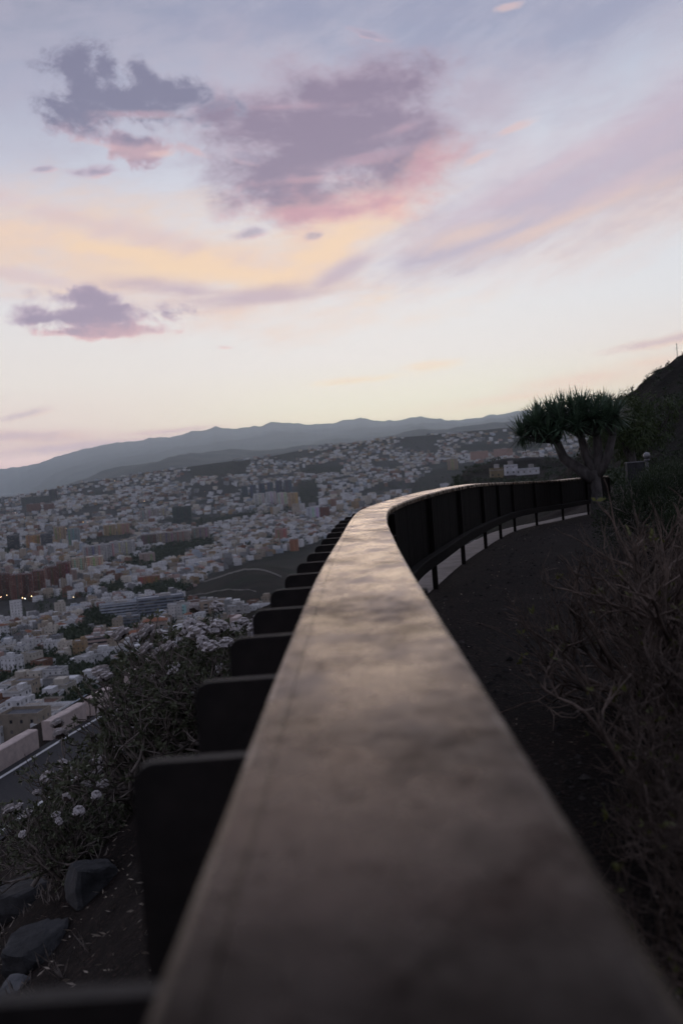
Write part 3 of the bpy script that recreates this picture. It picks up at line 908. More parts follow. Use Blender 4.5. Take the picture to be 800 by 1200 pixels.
# ------------------------------------------------------------------ hillside on the left: pale-headed shrubs, rocks, straw
def make_head(seed):
    rng = random.Random(seed)
    mb = MB()
    for i in range(16):
        a, q = rng.uniform(0, 2 * PI), rng.uniform(0, .04)
        leaf(mb, Vector((math.cos(a) * q, math.sin(a) * q, -.02)), Vector((rng.gauss(0, .4), rng.gauss(0, .4), 1)).normalized(), .07, .016, rng, 1)
    for ring, (n, tilt, ln) in enumerate(((15, .95, .105), (12, .6, .10), (9, 1.35, .10), (7, .3, .075))):
        for i in range(n):
            a = 2 * PI * i / n + rng.uniform(-.2, .2); t = tilt + rng.uniform(-.15, .15)
            d = Vector((math.cos(a) * math.sin(t), math.sin(a) * math.sin(t), math.cos(t)))
            s = Vector((-math.sin(a), math.cos(a), 0))
            up = Vector((0, 0, 1))
            l = ln * rng.uniform(.8, 1.2); w = .022 * rng.uniform(.8, 1.3)
            p0 = Vector((0, 0, -.03)); p1 = p0 + d * l * .6; p2 = p1 + (d + up * .6).normalized() * l * .4; p3 = p2 + (up * .8 - d * .9).normalized() * l * .3
            k = mb.add([p0 - s * w * .3, p0 + s * w * .3, p1 + s * w, p1 - s * w, p2 + s * w * 1.15, p2 - s * w * 1.15, p3 + s * w * .6, p3 - s * w * .6])
            mb.face((k, k + 1, k + 2, k + 3), 1); mb.face((k + 3, k + 2, k + 4, k + 5)); mb.face((k + 5, k + 4, k + 6, k + 7))
    return mb.build('flower_head', [PETAL, HEADCORE], data_only=True)
HEADS = [make_head(s) for s in (1, 2, 3)]
def pale_shrub(seed, h, nmain, frac):
    rng = random.Random(seed)
    root = empty('succulent_shrub')
    mb, tips = MB(), []
    for i in range(nmain):
        a = rng.uniform(0, 2 * PI); tl = rng.uniform(.1, 1.2)
        branch(mb, rng, Vector((rng.gauss(0, .15), rng.gauss(0, .15), -.08)), Vector((math.cos(a) * math.sin(tl), math.sin(a) * math.sin(tl), math.cos(tl))), h * rng.uniform(.36, .52), .026, 3, 3, .5, .22, tips, 6, .2)
    kids = [mb.build('branches', STEM, root)]
    lb = MB()
    for p, d in tips:
        if rng.random() < .8:
            for k in range(8):
                leaf(lb, p - d * rng.uniform(0, .03), rnd_dir(rng, d, .9), rng.uniform(.035, .07), .013, rng, 0)
    kids.append(lb.build('leaves', LEAFG, root))
    rng.shuffle(tips)
    tips.sort(key=lambda q: -q[0].z - .4 * q[0].length + rng.uniform(0, .5))
    taken = []
    for p, d in tips:
        if len(taken) >= frac: break
        if any((p - q).length < .16 for q in taken): continue
        taken.append(p)
        o = bpy.data.objects.new('flower_head', rng.choice(HEADS))
        o.location = p; o.rotation_euler = d.to_track_quat('Z', 'Y').to_euler()
        s = rng.uniform(.55, 1.0); o.scale = (s, s, s)
        link(o, root); kids.append(o)
    KIDS[root.name] = kids
    return root
sp = [pale_shrub(21, 1.05, 34, 11), pale_shrub(32, .95, 34, 10)]
PS = [(-1.5, 9.8, 1.2, 'tall dry shrub with pale papery heads nearest the dark fins'),
      (-2.4, 10.8, 1.0, 'dry shrub with pale heads overlapping the roadside guard blocks'),
      (-1.85, 9.0, 1.05, 'broad grey shrub behind the nearest fin, with dull pale heads'),
      (-2.7, 9.4, .95, 'dry shrub with pale heads at its outer edge above the road'),
      (-2.45, 8.2, .62, 'low shrub with a cluster of pale heads beside the road line'),
      (-1.35, 11.6, 1.15, 'far dry shrub with pale heads just left of the fins'),
      (-1.25, 8.7, .85, 'small grey shrub between the fins and the flat boulder'),
      (-1.3, 13.2, 1.1, 'small far shrub with pale heads against the green scrub'),
      (-2.1, 12.6, 1.1, 'dry shrub with pale heads under the farther guard blocks'),
      (-1.9, 15.2, 1.3, 'farthest dry shrub below the last guard blocks')]
for i, (x, y, s, lab) in enumerate(PS):
    o = sp[i] if i < 2 else copy_tree(sp[i % 2])
    o.location = (x, y, gz(x, y)); o.rotation_euler = (0, 0, i * 2.1); o.scale = (s, s, s)
    tag(o, lab, 'shrub', 'dry shrubs with pale heads on the slope')

def boulder(x, y, sx, sy, sz, seed, mat, label, sink=.36):
    rng = np.random.default_rng(seed)
    mb = MB(); nu, nv = 40, 26
    idx = []
    planes = [(Vector(rng.normal(size=3)).normalized(), rng.uniform(.5, .9)) for _ in range(22)]
    planes += [(Vector((.1, -.2, 1)).normalized(), .55)]
    for j in range(nv + 1):
        th = PI * j / nv
        row = []
        for i in range(nu):
            ph = 2 * PI * i / nu
            d = Vector((math.sin(th) * math.cos(ph), math.sin(th) * math.sin(ph), math.cos(th)))
            r = 1.0
            for n_, dd in planes:
                c = d.dot(n_)
                if c > .05: r = min(r, dd / c)
            r *= 1 + .22 * float(fbm(np.array(d.x * 2.2 + seed), np.array(d.y * 2.2 + d.z * 2), seed, 5))
            row.append((d.x * r * sx, d.y * r * sy, d.z * r * sz))
        idx.append(mb.add(row))
    for j in range(nv):
        for i in range(nu):
            i2 = (i + 1) % nu
            mb.face((idx[j] + i, idx[j + 1] + i, idx[j + 1] + i2, idx[j] + i2), smooth=False)
    o = mb.build('boulder', mat)
    o.location = (x, y, gz(x, y) + sz * (1 - 2 * sink) * .5); o.rotation_euler = (rng.uniform(-.2, .2), rng.uniform(-.25, .25), rng.uniform(0, 3))
    tag(o, label, 'boulder')
def on_slope(x, y, y0=2., y1=24.):
    u, v = ray(x, y)
    Ys = np.linspace(y0, y1, 1500); g = ground_z(u * Ys, Ys)
    k = np.nonzero(v * Ys <= g)[0]
    Y = Ys[k[0]] if len(k) else y1
    return u * Y, Y
for (px, py, a, b, c, sd, m, lab) in [(112, 1040, .24, .19, .15, 3, ROCK, 'flat grey boulder on the slope beside the nearest fin'),
                                     (42, 1122, .30, .22, .13, 5, ROCK, 'low dark boulder half buried at the left edge'),
                                     (14, 1165, .11, .10, .07, 7, ROCKP, 'small light grey stone in the bottom left corner'),
                                     (22, 1062, .26, .22, .14, 9, ROCK, 'dark boulder at the left frame edge under the shrub'),
                                     (70, 1012, .14, .12, .08, 11, ROCK, 'small dark stone above the flat grey boulder')]:
    X, Y = on_slope(px, py)
    k = Y / 5.0
    boulder(X, Y, a * k * 1.1, b * k * 1.1, c * k * 1.15, sd, m, lab)

def litter(name, n, fx, fy, seed, ln=(.015, .06)):
    rng = random.Random(seed); mb = MB()
    P = [(fx(rng), fy(rng)) for _ in range(n)]
    pts = []
    for q in P:
        pts.append((q[0] if not callable(q[0]) else 0, q[1]))
    xs = np.array([q[0] + float(fence_x(q[1])) for q in pts]); yv = np.array([q[1] for q in pts]); zs = ground_z(xs, yv)
    for x, y, z in zip(xs, yv, zs):
        a = rng.uniform(0, 2 * PI)
        d = Vector((math.cos(a), math.sin(a), rng.uniform(-.1, .5))).normalized()
        leaf(mb, Vector((x, y, z + .012)), d, rng.uniform(*ln), rng.uniform(.0025, .008), rng)
    o = mb.build(name, STRAW); tag(o, kind='stuff'); return o
litter('straw', 2600, lambda r: -W_RAIL - .5 - r.random() ** 1.4 * 5, lambda r: r.uniform(1.5, 14), 2, (.02, .07))
litter('fallen_leaves', 520, lambda r: .3 + r.random() * 2.6, lambda r: 2 + 22 * r.random() ** 1.6, 5, (.01, .03))

def gravel():
    rng = random.Random(31); mb = MB()
    P = []
    for k in range(5200):
        y = 1.8 + 26 * rng.random() ** 1.7; P.append((float(fence_x(y)) + .15 + rng.random() ** .8 * (2.2 + y * .08), y))
    z = ground_z(np.array([p[0] for p in P]), np.array([p[1] for p in P]))
    for (x, y), zz in zip(P, z):
        s = rng.choice((.006, .008, .011, .016, .026)) * rng.uniform(.7, 1.3)
        k = rng.choice((.010, .014, .02, .03, .05)); mb.col = (k, k * .86, k * .78)
        a = rng.uniform(0, 3)
        q = [Vector((math.cos(a + i * PI / 2) * s * rng.uniform(.7, 1.3), math.sin(a + i * PI / 2) * s * rng.uniform(.7, 1.3), rng.uniform(-.1, .3) * s)) for i in range(4)]
        c = Vector((x, y, zz))
        n = mb.add([c + v for v in q] + [c + Vector((rng.uniform(-.2, .2) * s, rng.uniform(-.2, .2) * s, s * rng.uniform(.5, .9)))])
        for i in range(4): mb.face((n + i, n + (i + 1) % 4, n + 4))
    tag(mb.build('gravel', mat_tint('loose_gravel', .95, .3, 9)), kind='stuff')
gravel()

# low dry grass and small weeds on the slope
def tufts(name, n, seed, fx, fy, hh, mat):
    rng = random.Random(seed); mb = MB()
    for i in range(n):
        y = fy(rng); x = fx(rng, y); z = gz(x, y)
        for k in range(rng.randint(5, 10)):
            d = Vector((rng.gauss(0, .5), rng.gauss(0, .5), 1)).normalized()
            leaf(mb, Vector((x + rng.gauss(0, .03), y + rng.gauss(0, .03), z - .01)), d, rng.uniform(*hh), .006, rng)
    return tag(mb.build(name, mat), kind='stuff')
tufts('slope_weeds', 900, 4, lambda r, y: float(fence_x(y)) - .9 - r.random() * 9, lambda r: r.uniform(5, 26), (.06, .2), STEM)

# green scrub on the spur below the road, and on the bank past the guard blocks
def scrub():
    rng = random.Random(6); mb = MB()
    cnt = 0; tries = 0
    while cnt < 1500 and tries < 30000:
        tries += 1
        px, py = rng.uniform(40, 425), rng.uniform(660, 860)
        if not bool(in_poly(np.array(px), np.array(py), SCRUB)): continue
        h = hit_ground(px, py, 62., 640., 260)
        if h.y > 620 or h.y < 95: continue
        if vnoise(np.array(h.x / 14), np.array(h.y / 14), 77) < .33: continue
        cnt += 1
        s = rng.uniform(.7, 1.5) * (1 + h.y / 420)
        n = 70
        for k in range(n):
            d = Vector((rng.gauss(0, 1), rng.gauss(0, 1), abs(rng.gauss(0, .8)))).normalized()
            leaf(mb, Vector(h) + d * s * rng.uniform(.2, 1.) + Vector((0, 0, .05)), rnd_dir(rng, d, .8), s * .24, s * .07, rng)
    tag(mb.build('scrub', LEAFM), kind='stuff')
scrub()
# ------------------------------------------------------------------ the town
WALLS = [('white', (.78, .77, .76), 38), ('cream', (.58, .53, .45), 16), ('grey', (.25, .25, .25), 14), ('beige', (.38, .32, .25), 13), ('ochre', (.36, .25, .14), 5),
         ('pink', (.46, .33, .29), 5), ('terracotta', (.24, .12, .08), 6), ('pale blue', (.45, .50, .56), 4)]
ROOFS = [('pale grey', (.46, .45, .46)), ('grey', (.19, .19, .20)), ('red-brown', (.17, .095, .07)), ('whitish', (.60, .59, .58)), ('sand-coloured', (.34, .30, .26))]
WP = np.array([w[2] for w in WALLS], float); WP /= WP.sum()
RP = np.array([.26, .22, .16, .20, .16])
NUM = {1: 'one', 2: 'two', 3: 'three', 4: 'four', 5: 'five', 6: 'six', 7: 'seven', 8: 'eight'}
rc = random.Random(99)

def vary(c, k=.12):
    f = 1 + rc.uniform(-k, k)
    return tuple(min(.75, max(.01, q * f)) for q in c)

def house_shape(mb, w, d, fl, wallc, roofc, mat_w=0, mat_r=1, M=None, feature='stair', sink=6.):
    """massing of one house: walls down into the slope, parapet, roof and something on the roof"""
    h = fl * 3.0
    mb.col = wallc
    t = .22
    mb.box(-w / 2, w / 2, -d / 2, d / 2, -sink, h, mat_w, mat_r, M)
    n0 = len(mb.f)
    mb.c[-1] = roofc
    mb.col = wallc
    ph = .9
    for a in ((-w / 2, w / 2, -d / 2, -d / 2 + t), (-w / 2, w / 2, d / 2 - t, d / 2), (-w / 2, -w / 2 + t, -d / 2 + t, d / 2 - t), (w / 2 - t, w / 2, -d / 2 + t, d / 2 - t)):
        mb.box(*a, h, h + ph, 2, 2, M)
    if feature == 'stair':
        q = rc.choice((-1, 1)) * w * .2
        mb.box(q - 1.5, q + 1.5, d * .02, d * .4, h, h + 2.5, 2, 1, M); mb.c[-1] = roofc
    elif feature == 'storey':
        mb.box(-w / 2 + .4, w * .12, -d * .1, d / 2 - .4, h, h + 2.8, mat_w, 1, M); mb.c[-1] = roofc
    elif feature == 'tank':
        mb.col = (.5, .5, .52); mb.box(w * .1, w * .1 + 1.4, -.2, 1.2, h, h + 1.6, 2, 2, M); mb.col = wallc
    elif feature == 'tiles':
        mb.col = (.26, .12, .075)
        P = [(-w / 2 - .3, -d / 2 - .3, h + .92), (w / 2 + .3, -d / 2 - .3, h + .92), (w / 2 + .3, d / 2 + .3, h + .92), (-w / 2 - .3, d / 2 + .3, h + .92), (-w * .2, 0, h + 2.6), (w * .2, 0, h + 2.6)]
        if M is not None: P = [M @ Vector(p) for p in P]
        n = mb.add(P)
        for f in ((0, 1, 5, 4), (1, 2, 5), (2, 3, 4, 5), (3, 0, 4)): mb.face([n + q for q in f], 1)
        mb.col = wallc
    return h

HM = [FACADE, ROOFM, PLAIN]
FEAT = ['stair', 'storey', 'tank', 'tiles', 'plain']
FEATW = {'stair': 'a stair hut on its roof', 'storey': 'a set-back top storey', 'tank': 'a water tank on its roof', 'tiles': 'a red tiled roof', 'plain': 'a bare flat roof'}

# ---- landmark blocks: (x, base y, width px, height px, depth px, yaw deg, wall, roof, facade, name, label)
DKRED = (.19, .07, .052); 
LAND = [
 ('apartment_tower', 4, 703, 15, 30, 20, DKRED, FACADE_FINE, 'dark red apartment tower cut by the left frame edge'),
 ('apartment_tower', 19, 704, 12, 30, 20, (.23, .09, .066), FACADE_FINE, 'dark red apartment tower second from the left edge'),
 ('apartment_tower', 32, 702, 12, 29, 20, DKRED, FACADE_FINE, 'dark red apartment tower third in the row of red towers'),
 ('apartment_tower', 46, 698, 13, 29, 20, (.24, .10, .072), FACADE_FINE, 'dark red apartment tower in the middle of the red row'),
 ('apartment_tower', 60, 693, 12, 28, 20, DKRED, FACADE_FINE, 'dark red apartment tower just right of the red row middle'),
 ('apartment_tower', 75, 688, 15, 28, 22, (.22, .085, .063), FACADE_FINE, 'dark red apartment tower beside the cream twin blocks'),
 ('apartment_block', 91, 674, 14, 19, 30, (.42, .34, .24), FACADE_FINE, 'left cream block of the twin right of the red towers'),
 ('apartment_block', 110, 672, 19, 19, 30, (.45, .36, .25), FACADE_FINE, 'wider right cream block of the twin by dark trees'),
 ('apartment_block', 104, 658, 14, 17, 25, (.34, .33, .32), FACADE_FINE, 'grey slab block at the left end of the stepped grey row'),
 ('apartment_block', 120, 658, 16, 19, 25, (.37, .36, .35), FACADE_FINE, 'grey slab block second in the stepped grey row'),
 ('apartment_block', 136, 656, 15, 20, 25, (.36, .35, .35), FACADE_FINE, 'grey slab block third in the stepped grey row'),
 ('apartment_block', 151, 651, 13, 17, 25, (.40, .39, .38), FACADE_FINE, 'grey slab block at the right end of the stepped grey row'),
 ('apartment_block', 174, 641, 18, 14, 25, (.17, .13, .11), FACADE_FINE, 'long brownish block at left of the low brown row'),
 ('apartment_block', 194, 640, 20, 15, 25, (.22, .18, .15), FACADE_FINE, 'long brownish block in the middle of the low brown row'),
 ('apartment_block', 214, 637, 18, 14, 25, (.25, .21, .18), FACADE_FINE, 'long brownish block below the green wrapped tower'),
 ('apartment_block', 235, 634, 20, 15, 25, (.23, .19, .16), FACADE_FINE, 'long brownish block at right end of the low brown row'),
 ('apartment_tower', 214, 617, 22, 23, 30, (.035, .055, .045), FACADE_FINE, 'dark green wrapped tower above the low brown row'),
 ('apartment_tower', 287, 583, 7, 13, 18, (.07, .09, .13), FACADE_FINE, 'blue-grey tower at the left end of the striped tower row'),
 ('apartment_tower', 297, 582, 7, 13, 18, (.10, .12, .17), FACADE_FINE, 'blue-grey tower second in the striped tower row'),
 ('apartment_tower', 307, 581, 7, 14, 18, (.07, .09, .13), FACADE_FINE, 'blue-grey tower third in the striped tower row'),
 ('apartment_tower', 317, 580, 7, 14, 18, (.10, .12, .16), FACADE_FINE, 'blue-grey tower fourth in the striped tower row'),
 ('apartment_tower', 327, 579, 7, 15, 18, (.08, .10, .14), FACADE_FINE, 'blue-grey tower fifth in the striped tower row'),
 ('apartment_tower', 338, 578, 8, 15, 18, (.10, .11, .15), FACADE_FINE, 'blue-grey tower at the right end of the striped tower row'),
 ('apartment_block', 304, 592, 12, 13, 22, (.52, .50, .46), FACADE_FINE, 'whitish block at left in front of the striped towers'),
 ('apartment_block', 318, 592, 12, 15, 22, (.55, .53, .49), FACADE_FINE, 'whitish block in front of the middle striped towers'),
 ('apartment_block', 331, 593, 11, 15, 22, (.50, .44, .36), FACADE_FINE, 'cream block in front of the right striped towers'),
 ('apartment_block', 344, 596, 12, 18, 22, (.40, .27, .14), FACADE_FINE, 'ochre block beside the dark ravine trees'),
 ('office_tower', 15, 645, 14, 17, 22, (.05, .055, .065), FACADE_BAND, 'dark glass block at the left frame edge above the white roofs'),
 ('apartment_tower', 38, 644, 15, 16, 22, (.40, .22, .10), FACADE_FINE, 'amber-lit tower with light painted into its front between dark glass blocks'),  # amber light on this tower is put into its wall colour
 ('office_tower', 54, 643, 13, 17, 22, (.10, .105, .12), FACADE_BAND, 'dark grey block right of the amber-lit tower'),
 ('apartment_tower', 70, 640, 14, 22, 22, (.36, .26, .18), FACADE_FINE, 'beige tower with a warm lit spot, left of the grey-green tower'),
 ('apartment_tower', 86, 640, 14, 20, 22, (.20, .23, .24), FACADE_FINE, 'grey-green tower beside the beige tower'),
 ('apartment_tower', 167, 611, 6, 12, 18, (.27, .24, .22), FACADE_FINE, 'leftmost slim grey tower of the row left of the green tower'),
 ('apartment_tower', 175, 610, 6, 12, 18, (.30, .27, .24), FACADE_FINE, 'second slim grey tower left of the green wrapped tower'),
 ('apartment_tower', 183, 609, 6, 12, 18, (.26, .23, .21), FACADE_FINE, 'third slim grey tower left of the green wrapped tower'),
 ('apartment_tower', 191, 608, 6, 12, 18, (.31, .27, .24), FACADE_FINE, 'rightmost slim grey tower of that row beside the green tower'),
 ('apartment_block', 128, 628, 14, 12, 22, (.34, .24, .13), FACADE_FINE, 'ochre-brown block above the stepped grey row, left one'),
 ('apartment_block', 144, 626, 14, 12, 22, (.32, .23, .14), FACADE_FINE, 'ochre-brown block above the stepped grey row, right one'),
 ('office_building', 141, 727, 48, 19, 22, (.48, .52, .58), FACADE_BAND, 'long white and blue office building with window bands'),
 ('office_building', 188, 722, 54, 22, 26, (.24, .27, .32), FACADE_BAND, 'large grey-blue office building with stacked window bands'),
 ('office_building', 150, 737, 26, 14, 20, (.20, .225, .26), FACADE_BAND, 'lower grey glass building in front of the white office'),
 ('apartment_block', 210, 729, 26, 20, 22, (.58, .56, .54), FACADE, 'stepped white apartment block right of the grey offices'),
 ('apartment_block', 249, 722, 30, 17, 24, (.36, .28, .21), FACADE, 'beige apartment block with many openings above flower heads'),
 ('apartment_block', 280, 731, 25, 20, 22, (.42, .40, .38), FACADE, 'pale balconied apartment block just left of the fins'),
 ('apartment_block', 182, 744, 28, 16, 24, (.42, .34, .29), FACADE, 'apartment building with orange tiled roof under the grey offices'),
 ('apartment_block', 161, 760, 28, 17, 24, (.44, .36, .32), FACADE, 'apartment building with orange tiled roof above the green scrub'),
 ('apartment_block', 117, 765, 34, 18, 28, (.50, .37, .33), FACADE_BAND, 'pale pink banded apartment block left of the green scrub'),
 ('villa', 113, 783, 15, 15, 16, (.58, .57, .56), FACADE, 'white villa with large dark framed openings below the pink block'),
 ('villa', 600, 557, 14, 10, 12, (.66, .66, .68), FACADE, 'bright white cube villa on the dark spur above the fence'),
 ('villa', 620, 556, 26, 5, 12, (.60, .60, .61), FACADE, 'long low white wing right of the white cube villa'),
 ('villa', 583, 560, 15, 9, 14, (.25, .20, .12), FACADE, 'dull ochre house left of the white cube villa'),
 ('apartment_block', 562, 539, 20, 10, 26, (.38, .22, .17), FACADE, 'left wing of the pink building group over the dark spur'),
 ('apartment_block', 590, 535, 22, 9, 26, (.40, .24, .19), FACADE, 'right wing of the pink building group over the dark spur'),
 ('apartment_block', 531, 551, 12, 13, 16, (.34, .25, .14), FACADE, 'ochre square building above the fence curve'),
 ('villa', 521, 573, 10, 6, 8, (.60, .60, .62), FACADE, 'small white house right behind the fence top'),
 ('apartment_block', 330, 637, 14, 17, 18, (.40, .22, .19), FACADE, 'salmon pink house above the bare terraced hill'),
 ('apartment_block', 345, 646, 10, 13, 16, (.36, .15, .08), FACADE, 'orange-red house at the top of the bare hill'),
 ('apartment_block', 381, 608, 11, 13, 14, (.15, .05, .04), FACADE, 'dark red building beside the white and blue one'),
 ('apartment_block', 367, 609, 15, 14, 16, (.55, .57, .62), FACADE, 'white and pale blue building left of the dark red one'),
 ('apartment_block', 174, 688, 26, 12, 20, (.32, .15, .08), FACADE, 'row house block in orange-brown above the offices'),
 ('apartment_block', 172, 662, 18, 13, 20, (.40, .31, .27), FACADE, 'pinkish apartment block at the edge of the dark trees'),
 ('apartment_block', 39, 600, 16, 9, 30, (.22, .10, .07), FACADE_FINE, 'red-brown block far off at the left under the haze'),
 ('apartment_block', 57, 600, 12, 9, 30, (.19, .085, .065), FACADE_FINE, 'red-brown block far off beside its twin at left'),
 ('apartment_block', 45, 590, 40, 8, 40, (.10, .11, .10), FACADE_FINE, 'long dark slab near the shore at far left'),
 ('apartment_tower', 62, 588, 9, 14, 30, (.09, .09, .10), FACADE_FINE, 'dark tower near the shore at far left'),
]
landpos = []
def landmark(name, x, yb, wpx, hpx, dpx, wall, fac, label):
    p = hit_ground(x, yb, 240.)
    Y = p.y
    w = wpx * Y / FPX; h = hpx * Y / FPX; d = max(8, min(26, dpx * Y / FPX * .7))
    yaw = math.atan2(-p.x, Y) + rc.uniform(-.1, .16)
    if fac is FACADE_FINE and sum(wall) > .5: wall = tuple(min(.7, c * 1.45) for c in wall)
    root = empty(name, (p.x, Y + d / 2, p.z), yaw)
    tag(root, label, 'house' if name == 'villa' else ('office building' if 'office' in name else 'apartment building'))
    mb = MB(); mb.col = wall
    mb.box(-w / 2, w / 2, -d / 2, d / 2, -8, h)
    mb.build('wall', fac, root)
    tiles = 'tiled' in label
    if tiles:
        mb = MB(); mb.col = (.30, .13, .075)
        n = mb.add([(-w / 2 - .5, -d / 2 - .5, h + .02), (w / 2 + .5, -d / 2 - .5, h + .02), (w / 2 + .5, d / 2 + .5, h + .02), (-w / 2 - .5, d / 2 + .5, h + .02), (-w * .22, 0, h + 2.6), (w * .22, 0, h + 2.6)])
        for f in ((0, 1, 5, 4), (1, 2, 5), (2, 3, 4, 5), (3, 0, 4), (3, 2, 1, 0)): mb.face([n + q for q in f])
        mb.build('roof', ROOFM, root)
    else:
        mb = MB(); mb.col = vary((.48, .47, .47), .3); t = .3
        mb.box(-w / 2 - .06, w / 2 + .06, -d / 2 - .06, d / 2 + .06, h + .003, h + .25)
        mb.col = wall
        for a in ((-w / 2, w / 2, -d / 2, -d / 2 + t), (-w / 2, w / 2, d / 2 - t, d / 2), (-w / 2, -w / 2 + t, -d / 2 + t, d / 2 - t), (w / 2 - t, w / 2, -d / 2 + t, d / 2 - t)):
            mb.box(*a, h + .252, h + 1.1)
        mb.build('roof', ROOFM, root)
        mb = MB(); mb.col = vary((.4, .38, .36), .3)
        q = rc.uniform(-.25, .1) * w
        mb.box(q, q + max(2.5, w * .22), -d * .2, d * .25, h + .252, h + 3.2)
        if w > 14: mb.box(-q * .9 - 1, -q * .9 + 1.4, -d * .1, d * .2, h + .252, h + 2.4)
        mb.build('stair_hut', ROOFM, root)
    # projecting bays on towers, balconies on the nearer blocks
    if fac is not FACADE_BAND and hpx >= 12:
        nb = max(1, int(w / 9)); fl = max(1, int(h / 3))
        for k in range(nb):
            cx = -w / 2 + w * (k + .5) / nb
            if Y > 900 or fac is FACADE_FINE:
                mb = MB(); mb.col = tuple(min(.7, c * rc.choice((.7, 1.2))) for c in wall)
                mb.box(cx - 1.6, cx + 1.6, -d / 2 - 1.3, -d / 2 - .003, -8, h - rc.choice((0, 1.2))); mb.build('stair_bay', fac, root)
                continue
            for f_ in range(1, fl):
                if BALC.get(0) is None:
                    mb = MB(); mb.col = (.45, .42, .40)
                    mb.box(-1.8, 1.8, -1.1, 0, -.15, 0, bottom=True); mb.box(-1.8, 1.8, -1.1, -1.02, .001, .9); mb.box(-1.8, -1.72, -1.019, 0, .001, .9); mb.box(1.72, 1.8, -1.019, 0, .001, .9)
                    mb.col = (.03, .03, .035); mb.box(-1.2, 1.2, -.03, 0, .002, 2.2)
                    BALC[0] = mb.build('balcony', PLAIN, data_only=True)
                o = bpy.data.objects.new('balcony', BALC[0]); o.location = (cx, -d / 2 - .003, f_ * 3.0); link(o, root)
    landpos.append((x, yb, wpx, hpx, label))
    LANDXY.append((p.x, Y + d / 2, max(w, d) * .62))
LANDXY, BALC = [], {}
for r_ in LAND: landmark(*r_)

# ---- the rest of the town: rows of houses on a patchwork of street grids
def scatter_houses():
    cells = []
    Ymax = 4750
    st = 210
    for cy in np.arange(200, Ymax + st, st):
        for cx in np.arange(-.5 * cy - st, .5 * cy + st, st):
            cells.append((cx + RNG.uniform(-80, 80), cy + RNG.uniform(-80, 80)))
    cells = np.array(cells)
    out = []
    for ci, (cx, cy) in enumerate(cells):
        ang = RNG.uniform(-.55, .75) * (1 if RNG.random() < .75 else 2)
        dens = RNG.uniform(.45, .85); tall = RNG.random()
        big = 1.0 if cy < 1500 else (1.18 if cy < 2600 else 1.4)
        pu, pv = RNG.uniform(8.2, 11) * big, RNG.uniform(11, 14) * big
        n = int(260 / 2 / min(pu, pv)) + 2
        iu, iv = np.meshgrid(np.arange(-n, n + 1), np.arange(-n, n + 1))
        lu = (iu * pu + np.floor(iu / 7) * 5).ravel(); lv = (iv * pv + np.floor(iv / 2) * 6.5).ravel()
        X = cx + lu * math.cos(ang) - lv * math.sin(ang); Y = cy + lu * math.sin(ang) + lv * math.cos(ang)
        near = cells[(abs(cells[:, 0] - cx) < 500) & (abs(cells[:, 1] - cy) < 500)]
        d2 = ((X[:, None] - near[None, :, 0]) ** 2 + (Y[:, None] - near[None, :, 1]) ** 2)
        own = (cx - near[:, 0]) ** 2 + (cy - near[:, 1]) ** 2
        k = (np.argmin(d2, 1) == np.argmin(own)) & (RNG.random(len(X)) < dens) & (Y > 285) & (Y < 4650) & (abs(X / np.maximum(Y, 1)) < .40)
        if not k.any(): continue
        X, Y = X[k], Y[k]
        for a, b in zip(X, Y):
            out.append((a, b, ang + (0 if RNG.random() < .7 else PI / 2), pu, pv, tall, ci))
    A = np.array(out)
    Z = ground_z(A[:, 0], A[:, 1])
    px, py = project(A[:, 0], A[:, 1], Z)
    ok = ~nobuild(px, py, A[:, 1]) & (px > -40) & (px < 700) & ~((px > 440) & (A[:, 1] < 1100)) & (py > 470) & (py < 900)
    ok &= fbm(A[:, 0] / 190, A[:, 1] / 190, 61, 3) < .12
    ok &= (A[:, 0] < .31 * A[:, 1])
    for (lx, ly, lr) in LANDXY:
        ok &= ((A[:, 0] - lx) ** 2 + (A[:, 1] - ly) ** 2) > (lr + 5.5) ** 2
    # thin out towards the foothills and the upper slopes
    prob = np.where(A[:, 1] > 2600, .55, .93) * (1 - .5 * sstep(3900, 4600, A[:, 1]))
    ok &= RNG.random(len(A)) < prob
    return A[ok], Z[ok], px[ok], py[ok]
HA, HZ, HPX, HPY = scatter_houses()
print('houses', len(HA))

